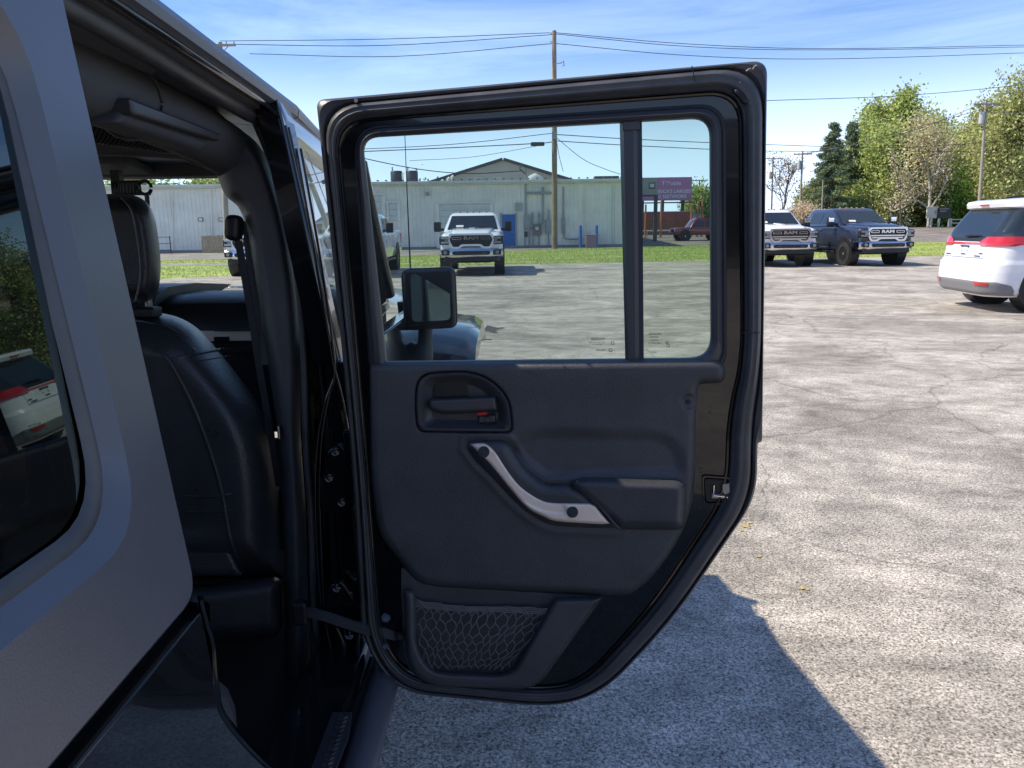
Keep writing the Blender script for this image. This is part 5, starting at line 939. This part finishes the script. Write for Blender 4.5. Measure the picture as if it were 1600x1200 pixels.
# ================================================================== the open rear door
AD = math.radians(4.6)
D = Frame((-.345, 1.62, 0), (-math.sin(AD), -math.cos(AD), 0))
kk = 8
A_ = fil([(494, 156, 14), (1199, 94, 24), (1191, 690, 6), (1184, 692, 4), (1182, 778, 40), (1052, 968, 70), (946, 1080, 50), (868, 1106, 60), (620, 1082, 50), (566, 1005, 45), (553, 760, 100), (536, 560, 100)], kk)
So = fil([(503, 166, 62), (1193, 101, 78), (1190, 560, 60), (1174, 668, 50), (1174, 778, 50), (1050, 962, 70), (942, 1076, 50), (868, 1101, 60), (624, 1076, 50), (576, 1003, 45), (563, 760, 100), (545, 560, 100)], kk)
C_ = fil([(524, 189, 55), (1160, 139, 55), (1163, 560, 60), (1142, 650, 50), (1139, 770, 50), (1024, 946, 70), (918, 1062, 45), (860, 1080, 60), (636, 1060, 45), (592, 996, 40), (574, 760, 100), (557, 560, 100)], kk)
Wo = fil([(551, 199, 46), (1134, 160, 46), (1136, 585, 40), (577, 585, 20)], kk); Wi = fil([(567, 216, 26), (1108, 185, 30), (1110, 558, 34), (605, 564, 3)], kk)
def mixl(a, b, t): return a*(1-t)+b*t
def tri_face(loops, hs, name):
    bm = bmesh.new(); ed = []
    for L, h in zip(loops, hs):
        vs = [bm.verts.new(p) for p in D(L[:, 0], L[:, 1], h)]
        ed += [bm.edges.new((vs[i], vs[(i+1) % len(vs)])) for i in range(len(vs))]
    bmesh.ops.triangle_fill(bm, use_beauty=True, use_dissolve=False, edges=ed, normal=Vector(D.n)); me = bpy.data.meshes.new(name); bm.to_mesh(me); bm.free(); return me
door = J(obj('rear_door', tri_face([mixl(C_, A_, .02), Wo], [0, 0], 'rear_door'), GLOSS))
LC = mixl(C_, A_, .02)
P = lambda L, h: [tuple(p) for p in D(L[:, 0], L[:, 1], h)]
def back(L, h0, h1): return [tuple(p+D.n*(h1-h0)) for p in D(L[:, 0], L[:, 1], h0)]
MB().loft([P(LC, 0), back(LC, 0, -.012), P(So, -.010), P(mixl(So, A_, .25), -.002), P(mixl(So, A_, .7), .001), P(mixl(So, A_, .93), -.004), P(A_, -.014), back(A_, -.014, -.05)], caps=False).obj('outer_flange', RUBBER, door, smooth=35)
MB().loft([back(Wo, 0, 0), back(Wo, 0, -.05)], caps=False).obj('window_reveal', GLOSS, door)
me = tri_face([A_, Wo], [-.052, -.052], 'outer_skin'); obj('outer_skin', me, GLOSS, door)
# seal with its ridges
prof = [(.0, -.002), (.06, .007), (.14, .010), (.20, .006), (.26, .007), (.36, .015), (.50, .0175), (.60, .0150), (.66, .0155), (.80, .0165), (.93, .010), (1.0, -.010)]
ring('door_seal', D, [mixl(C_, So, t) for t, h in prof], [h for t, h in prof], RUBBER, door, 55)
ring('inner_lip', D, [mixl(C_, So, t) for t in (-.22, -.15, -.06, .02)], [-.001, .006, .007, -.001], GLOSS, door, 55)
for a, b, dx, dy in ((1152, 134, 8, -7), (1166, 111, 7, -4), (1176, 108, 6, -6)): MB().tube([tuple(D(a, b, .012)), tuple(D(a+dx*.5, b+dy*.8, .015)), tuple(D(a+dx, b+dy, .012))], .0014, 5).obj('seal_glint', mat('pale seal glint', (0.35, 0.34, 0.33), 0.5), door)  # white glints on the seal corner, put in as pale slivers
S = spline([D(1147, 140, .014), D(1158, 150, .014), D(1166, 162, .013)], 5); MB().tube([tuple(q) for q in S], [.002]+[.006]*(len(S)-2)+[.002], 6).obj('seal_gap', BLACKP, door, smooth=60)
for x, y in ((1081, 103), (1187, 520)): MB().tube([tuple(D(x, y, .017)), tuple(D(x+5 if y < 200 else x-26, y+24 if y < 200 else y, .017))], .0012, 4).obj('seal_joint', BLACKP, door)
MB().tube([tuple(D(556, 157, .0)), tuple(D(556, 157, .021))], .004, 8).obj('seal_stud', STEEL, door)
# window moulding, division bar, glass
prof = [(.0, -.001), (.05, .006), (.16, .010), (.24, .007), (.30, .010), (.55, .019), (.78, .016), (.93, .006), (1.0, -.020)]
ring('window_moulding', D, [mixl(Wo, Wi, t) for t, h in prof], [h for t, h in prof], TRIM2, door, 60)
bars = [(968, 186), (974, 185), (990, 184), (996, 184), (1003, 183)]; bot = [(977, 568), (982, 568), (993, 568), (999, 568), (1006, 568)]
hh = [-.018, .004, .006, .001, .004]
mb = MB(); R = []
for (a, b), (c, d), h in zip(bars+[(1003, 183)], bot+[(1006, 568)], hh+[-.018]): R.append([tuple(D(a+(c-a)*t, b+(d-b)*t, h)) for t in np.linspace(0, 1, 6)])
mb.loft(R, caps=False, closed=False).obj('division_bar', TRIM2, door, smooth=35)
plate('bar_clip', D, [(972, 183), (1000, 182), (1000, 203), (973, 204)], .008, .01, TRIM2, door, bevel=.002)
gl1 = fil([(560, 206, 10), (985, 178, 5), (992, 572, 5), (598, 572, 5)], 4); gl2 = fil([(985, 178, 5), (1116, 172, 20), (1116, 566, 20), (992, 572, 5)], 4)
w1 = obj('window_pane', MB().add(P(gl1, -.016), [tuple(range(len(gl1)))]).mesh('pane'), GDOOR, door)
GD2 = glass('quarter pane glass', (0.50, 0.62, 0.56), 1.38, dust=0.09)
w2 = obj('quarter_pane', MB().add(P(gl2, -.0165), [tuple(range(len(gl2)))]).mesh('pane2'), GD2, door)
ex = Vector((math.cos(AD), -math.sin(AD), 0))
def door_text(s, px, py, size, m_, parent, h=-.014, mirror=False, sx_=1.0):
    c = Vector(D(px, py, h)); R = Matrix((ex*(-1 if mirror else 1), Vector((0, 0, 1)), Vector(D.n))).transposed().to_4x4(); R.translation = c
    return text('etched_text', s, size, m_, R, parent, sx=sx_)
for s, x, y, z in (('MOPAR', 934, 530, .0085), ('DOT 459 AS2 M80', 933, 535, .0042), ('43R-00125  D', 933, 538.5, .0036), ('SEKURIT', 938, 547, .0052)): door_text(s, x, y, z, PRINT, door, mirror=True)
for s, x, y, z in (('MOPAR', 1023, 522, .0075), ('TEMPERED', 1022, 527, .0042), ('43R-00125', 1023, 532, .0038), ('SEKURIT E1', 1022, 536, .0050), ('- DOT -', 1022, 551, .0036)): door_text(s, x, y, z, PRINT, door, mirror=True)
for x, y, r in ((957, 536, .0030), (954, 547, .0034), (1044, 540, .0030), (1042, 535, .0026)):
    c = D(x, y, -.014); MB().tube([tuple(c+np.array([ex.x, ex.y, 0])*r*math.cos(a)+np.array([0, 0, r*math.sin(a)])) for a in np.linspace(0, 5.9, 14)], .0006, 4, closed=True).obj('etched_mark', PRINT, door)
# --- trim panel
tro = fil([(577, 567, 10), (1118, 561, 8), (1134, 570, 12), (1133, 598, 14), (1092, 600, 6), (1088, 640, 10), (1086, 765, 30), (1070, 830, 40), (1025, 898, 30), (985, 931, 16), (940, 931, 10), (690, 918, 20), (650, 910, 20), (620, 872, 40), (588, 830, 50), (579, 740, 40)], 7)
bez = fil([(652, 583, 28), (748, 578, 40), (797, 618, 34), (801, 676, 10), (652, 675, 14), (648, 630, 40)], 7)
pull = np.concatenate([spline([(730, 688), (760, 686.5), (787, 687), (799, 695), (817, 723), (840, 744), (859, 754), (891, 755), (912, 762)], 5), spline([(930, 778), (971, 826)], 4), spline([(940, 827), (868, 823), (836, 810), (808, 789), (773, 752), (743, 722), (728, 701)], 5)])
arm = fil([(884, 756, 14), (905, 744, 20), (1060, 749, 10), (1075, 758, 10), (1071, 822, 10), (1060, 829, 8), (968, 828, 4)], 7)
scr = (1076, 628)
inset = fil([(770, 712, 30), (830, 672, 30), (1040, 676, 34), (1068, 706, 30), (1066, 740, 10), (880, 748, 10), (850, 748, 20), (815, 720, 20)], 7)
def trim_h(X, Y, d):
    h = .006*sstep(Y, 640, 575)-.004*sstep(Y, 750, 925)
    h = h-.010*sstep(sdf(inset, X, Y), -8, 16)
    h = h-.024*sstep(sdf(bez, X, Y), 1.5, -2.5)*0 - .026*sstep(sdf(bez, X, Y), -1.0, 2.5)
    r = np.hypot(X-scr[0], Y-scr[1]); h = h-.006*sstep(r, 13, 9)
    h = h+.003*np.exp(-((sdf(pull, X, Y)+7)/5)**2)
    return h
tp = relief('trim_panel', D, tro, .002, .020, 13, TRIM, door, 2.2, extra=trim_h)
c = scr; MB().tube([tuple(D(*c, .008)), tuple(D(*c, .019)), tuple(D(*c, .0195))], [.006, .0055, .003], 10).obj('trim_screw', BLACKP, door, smooth=30)
MB().tube([tuple(D(882, 574, .02)), tuple(D(882, 574, .0285))], .0035, 10).obj('trim_button', TRIM2, door)
# --- inner handle: bezel, recess, lever, lock
bi = fil([(664, 593, 20), (744, 588, 34), (786, 624, 28), (789, 667, 8), (663, 665, 10), (660, 632, 30)], 7); bf = fil([(678, 602, 12), (742, 600, 20), (777, 632, 20), (779, 657, 6), (676, 655, 8), (672, 632, 16)], 7)
MB().loft([P(mixl(bez, bi, t), h) for t, h in ((.08, .006), (.10, .022), (.30, .029), (.55, .029), (.85, .023), (1.0, .019))]+[P(mixl(bi, bf, t), h) for t, h in ((.35, .012), (.8, .005), (1.0, .003))], caps=False).obj('handle_bezel', TRIM2, door, smooth=50)
hm = obj('handle_recess', MB().add(P(bf, .003), [tuple(range(len(bf)))]).mesh('recess'), TRIM2, door)
plate('recess_pocket', D, fil([(677, 594, 6), (728, 592, 8), (732, 620, 5), (677, 622, 4)], 5),   .007, .006, BLACKP, door, bevel=.002)
relief('pull_lever', D, fil([(668, 622, 8), (740, 619, 4), (777, 617, 5), (780, 644, 3), (742, 646, 4), (690, 648, 14), (668, 640, 8)], 6), .012, .014, 7, TRIM2, door, 1.3, dip=.02)
lk = relief('lock_tab', D, fil([(745, 648, 2), (776, 646, 2), (777, 662, 2), (746, 664, 2)], 5), .004, .014, 4, TRIM2, door, 1.0, dip=.02)
plate('lock_slot', D, [(757, 651), (766, 651), (766, 660), (757, 660)], .0195, .003, BLACKP, door); plate('lock_slot_fill', D, [(758.5, 652.5), (765, 652.5), (765, 658.5), (758.5, 658.5)], .0205, .003, TRIM2, door)
plate('lock_indicator', D, [(746, 644.5), (762, 643.5), (760, 648.5), (747, 649.5)], .0195, .006, RED, door)
# --- armrest and pull handle
relief('pull_grip', D, pull, .016, .030, 22, PAD, door, 1.8, extra=lambda X, Y, d: -.004*sstep(Y, 770, 820))
sil = np.concatenate([spline([(735, 694), (748, 692.5), (760, 694), (775, 707), (799, 742), (817, 762), (845, 780), (868, 785), (921, 786)], 5), spline([(930, 790), (953, 818)], 4), spline([(940, 819), (912, 817.5), (868, 814), (849, 807), (824, 793), (796, 763), (766, 726), (748, 708)], 5)])
sp_ = relief('silver_trim', D, sil, .0425, .011, 4, SILVER, door, 1.4, dip=.006, extra=lambda X, Y, d: -.0035*sstep(sdf(fil([(757, 715, 6), (800, 775, 60), (840, 800, 60), (893, 806, 8), (878, 780, 20), (830, 772, 40), (792, 724, 30), (770, 704, 8)], 6), X, Y), -1, 4))
for x, y in ((756, 706), (894.5, 800)):
    sc_ = MB().tube([tuple(D(x, y, .047)), tuple(D(x, y, .0575)), tuple(D(x, y, .058)), tuple(D(x, y, .055))], [.0125, .0118, .0075, .0060], 18).obj('trim_bolt', BLACKP, door, smooth=30)
    MB().tube([tuple(D(x, y, .051)), tuple(D(x, y, .0585))], .0045, 6).obj('bolt_socket', BLACKP, sc_)
ar = relief('armrest', D, arm, .012, .046, 16, PAD, door, 1.8)
S = spline([(900, 752), (918, 768), (945, 800), (968, 827)], 6); MB().tube([tuple(q) for q in D(S[:, 0], S[:, 1], .047)], .0035, 6).obj('armrest_edge', TRIM2, door, smooth=60)
# --- map pocket with its net
pk = fil([(627, 884, 8), (627, 922, 6), (632, 1030, 20), (650, 1066, 24), (690, 1074, 20), (820, 1078, 20), (846, 1066, 14), (943, 932, 4), (690, 917, 10), (655, 912, 14)], 6)
plate('pocket_back', D, pk, .004, .01, TRIM, door)
fr_out = fil([(629, 921, 6), (648, 920, 8), (651, 938, 4), (652, 1010, 20), (672, 1045, 24), (700, 1050, 10), (780, 1053, 12), (802, 1046, 8), (866, 934, 8), (943, 932, 4), (846, 1066, 16), (822, 1078, 20), (690, 1074, 20), (652, 1064, 26), (633, 1030, 20)], 6)
relief('pocket_frame', D, fr_out, .006, .034, 9, TRIM, door, 1.8, dip=.012)
def net_pt(u, v):                          # u across, v down; narrower at the foot, sagging forward
    l = np.array([648+10*v**3, 944+100*v]); r = np.array([856-62*v, 956+92*v]); p = l*(1-u)+r*u; sag = 6*math.sin(u*3.14)*(1-v)*.6
    return D(p[0]+2.2*math.sin(17*u+9*v)+1.2*math.sin(41*u-23*v), p[1]+sag+1.6*math.sin(13*v+7*u)+.8*math.sin(37*u+29*v)+7*math.sin(u*3.14)*math.sin(v*3.14), .018+.016*math.sin(u*3.14)*math.sin(min(1, v*1.1)*3.14))
nb = MB(); NU, NV = 14, 7
def npv(i, j): return tuple(net_pt(min(1, max(0, i/NU)), min(1, max(0, j/NV))))
for j in range(NV):
    for i in range(NU):
        o_ = .5 if j % 2 else 0.0
        a = ((i+.5+o_) , j+.12); b = ((i+.5+o_), j+.42); c1 = ((i+o_), j+.95); c2 = ((i+1+o_), j+.95)
        f = lambda q: tuple(net_pt(min(1, max(0, q[0]/NU)), min(1, max(0, q[1]/NV))))
        if j > 0 or True: nb.tube([f((i+.5+o_, j-.05)), f((i+.5+o_, j+.22))], .0015, 4, caps=False)
        for c in (c1, c2): nb.tube([f((i+.5+o_, j+.20)), f(((i+.5+o_)*.45+c[0]*.55, j+.48)), f((c[0], j+.78)), f((c[0], j+.97))], .0012, 4, caps=False)
nb.obj('pocket_net', NETM, door, smooth=60, kind='stuff')
for k in range(4): S = np.array([net_pt(u, -.045+.022*k) for u in np.linspace(0, 1, 14)]); MB().tube([tuple(q) for q in S], .0019, 5).obj('net_hem', NETM, door, smooth=60)
hm2 = MB()
for k in range(11): u = .06+k*.085; hm2.tube([tuple(net_pt(u-.04, -.07)+D.n*.003), tuple(net_pt(u, -.0)+D.n*.004), tuple(net_pt(u+.035, .045)+D.n*.003)], .0012, 4)
hm2.obj('hem_stitch', NETM, door)
# --- latch, stamped marks, studs
rec = fil([(1097, 743, 6), (1140, 746, 4), (1140, 788, 4), (1099, 789, 8)], 5); rc2 = fil([(1103, 750, 5), (1138, 752, 3), (1138, 782, 3), (1105, 783, 5)], 5)
MB().loft([P(rec, .001), P(rec, .006), P(mixl(rec, rc2, .4), .006), P(rc2, -.004)], caps=False).obj('latch_surround', GLOSS, door, smooth=30)
lt = plate('latch_body', D, rc2, .002, .02, BLACKP, door)
MB().tube([tuple(D(1116, 758, .006)), tuple(D(1115, 774, .006)), tuple(D(1137, 777, .006))], .0022, 6).obj('latch_striker', CHROME, door); plate('latch_claw', D, [(1129, 757), (1140, 755), (1141, 770), (1133, 774), (1128, 768)], .010, .008, STEEL, door, bevel=.0015)
plate('latch_plate', D, [(1112, 772), (1138, 774), (1138, 780), (1112, 779)], .006, .004, STEEL, door, bevel=.001)
GREYP = mat('grey stamping', (0.045, 0.045, 0.05), 0.4)
for x, y, r in ((1110, 644, .003), (1095, 735, .0045), (1093, 795, .003)): c = D(x, y, .001); MB().tube([tuple(c+np.array([ex.x, ex.y, 0])*r*math.cos(a)+np.array([0, 0, r*math.sin(a)])) for a in np.linspace(.8, 5.6, 14)], .0009, 4).obj('stamped_ring', GREYP, door)
c = D(1113, 817, .001); MB().tube([tuple(c+np.array([ex.x, ex.y, 0])*.0075*math.cos(a)+np.array([0, 0, .0065*math.sin(a)])) for a in np.linspace(0, 5.9, 18)], .0008, 4, closed=True).obj('stamped_ring', GREYP, door)
for s, x, y, z in (('C', 1113, 817, .009), ('3', 1101, 817, .009), ('1', 1101, 804, .007), ('82', 1106, 828, .006)): door_text(s, x, y, z, GREYP, door, h=.0015)
for x, y in ((603, 965), (601, 1010)): MB().tube([tuple(D(x, y, 0)), tuple(D(x, y, .012)), tuple(D(x, y, .0122))], [.005, .005, .003], 8).obj('strap_stud', GLOSS, door, smooth=30); MB().tube([tuple(D(x, y, .0)), tuple(D(x, y, .004))], .011, 6).obj('stud_nut', GLOSS, door)
MB().tube([tuple(D(620, 994, .03)), tuple(D(640, 996, .006))], .009, 8).obj('strap_pin', BLACKP, door)
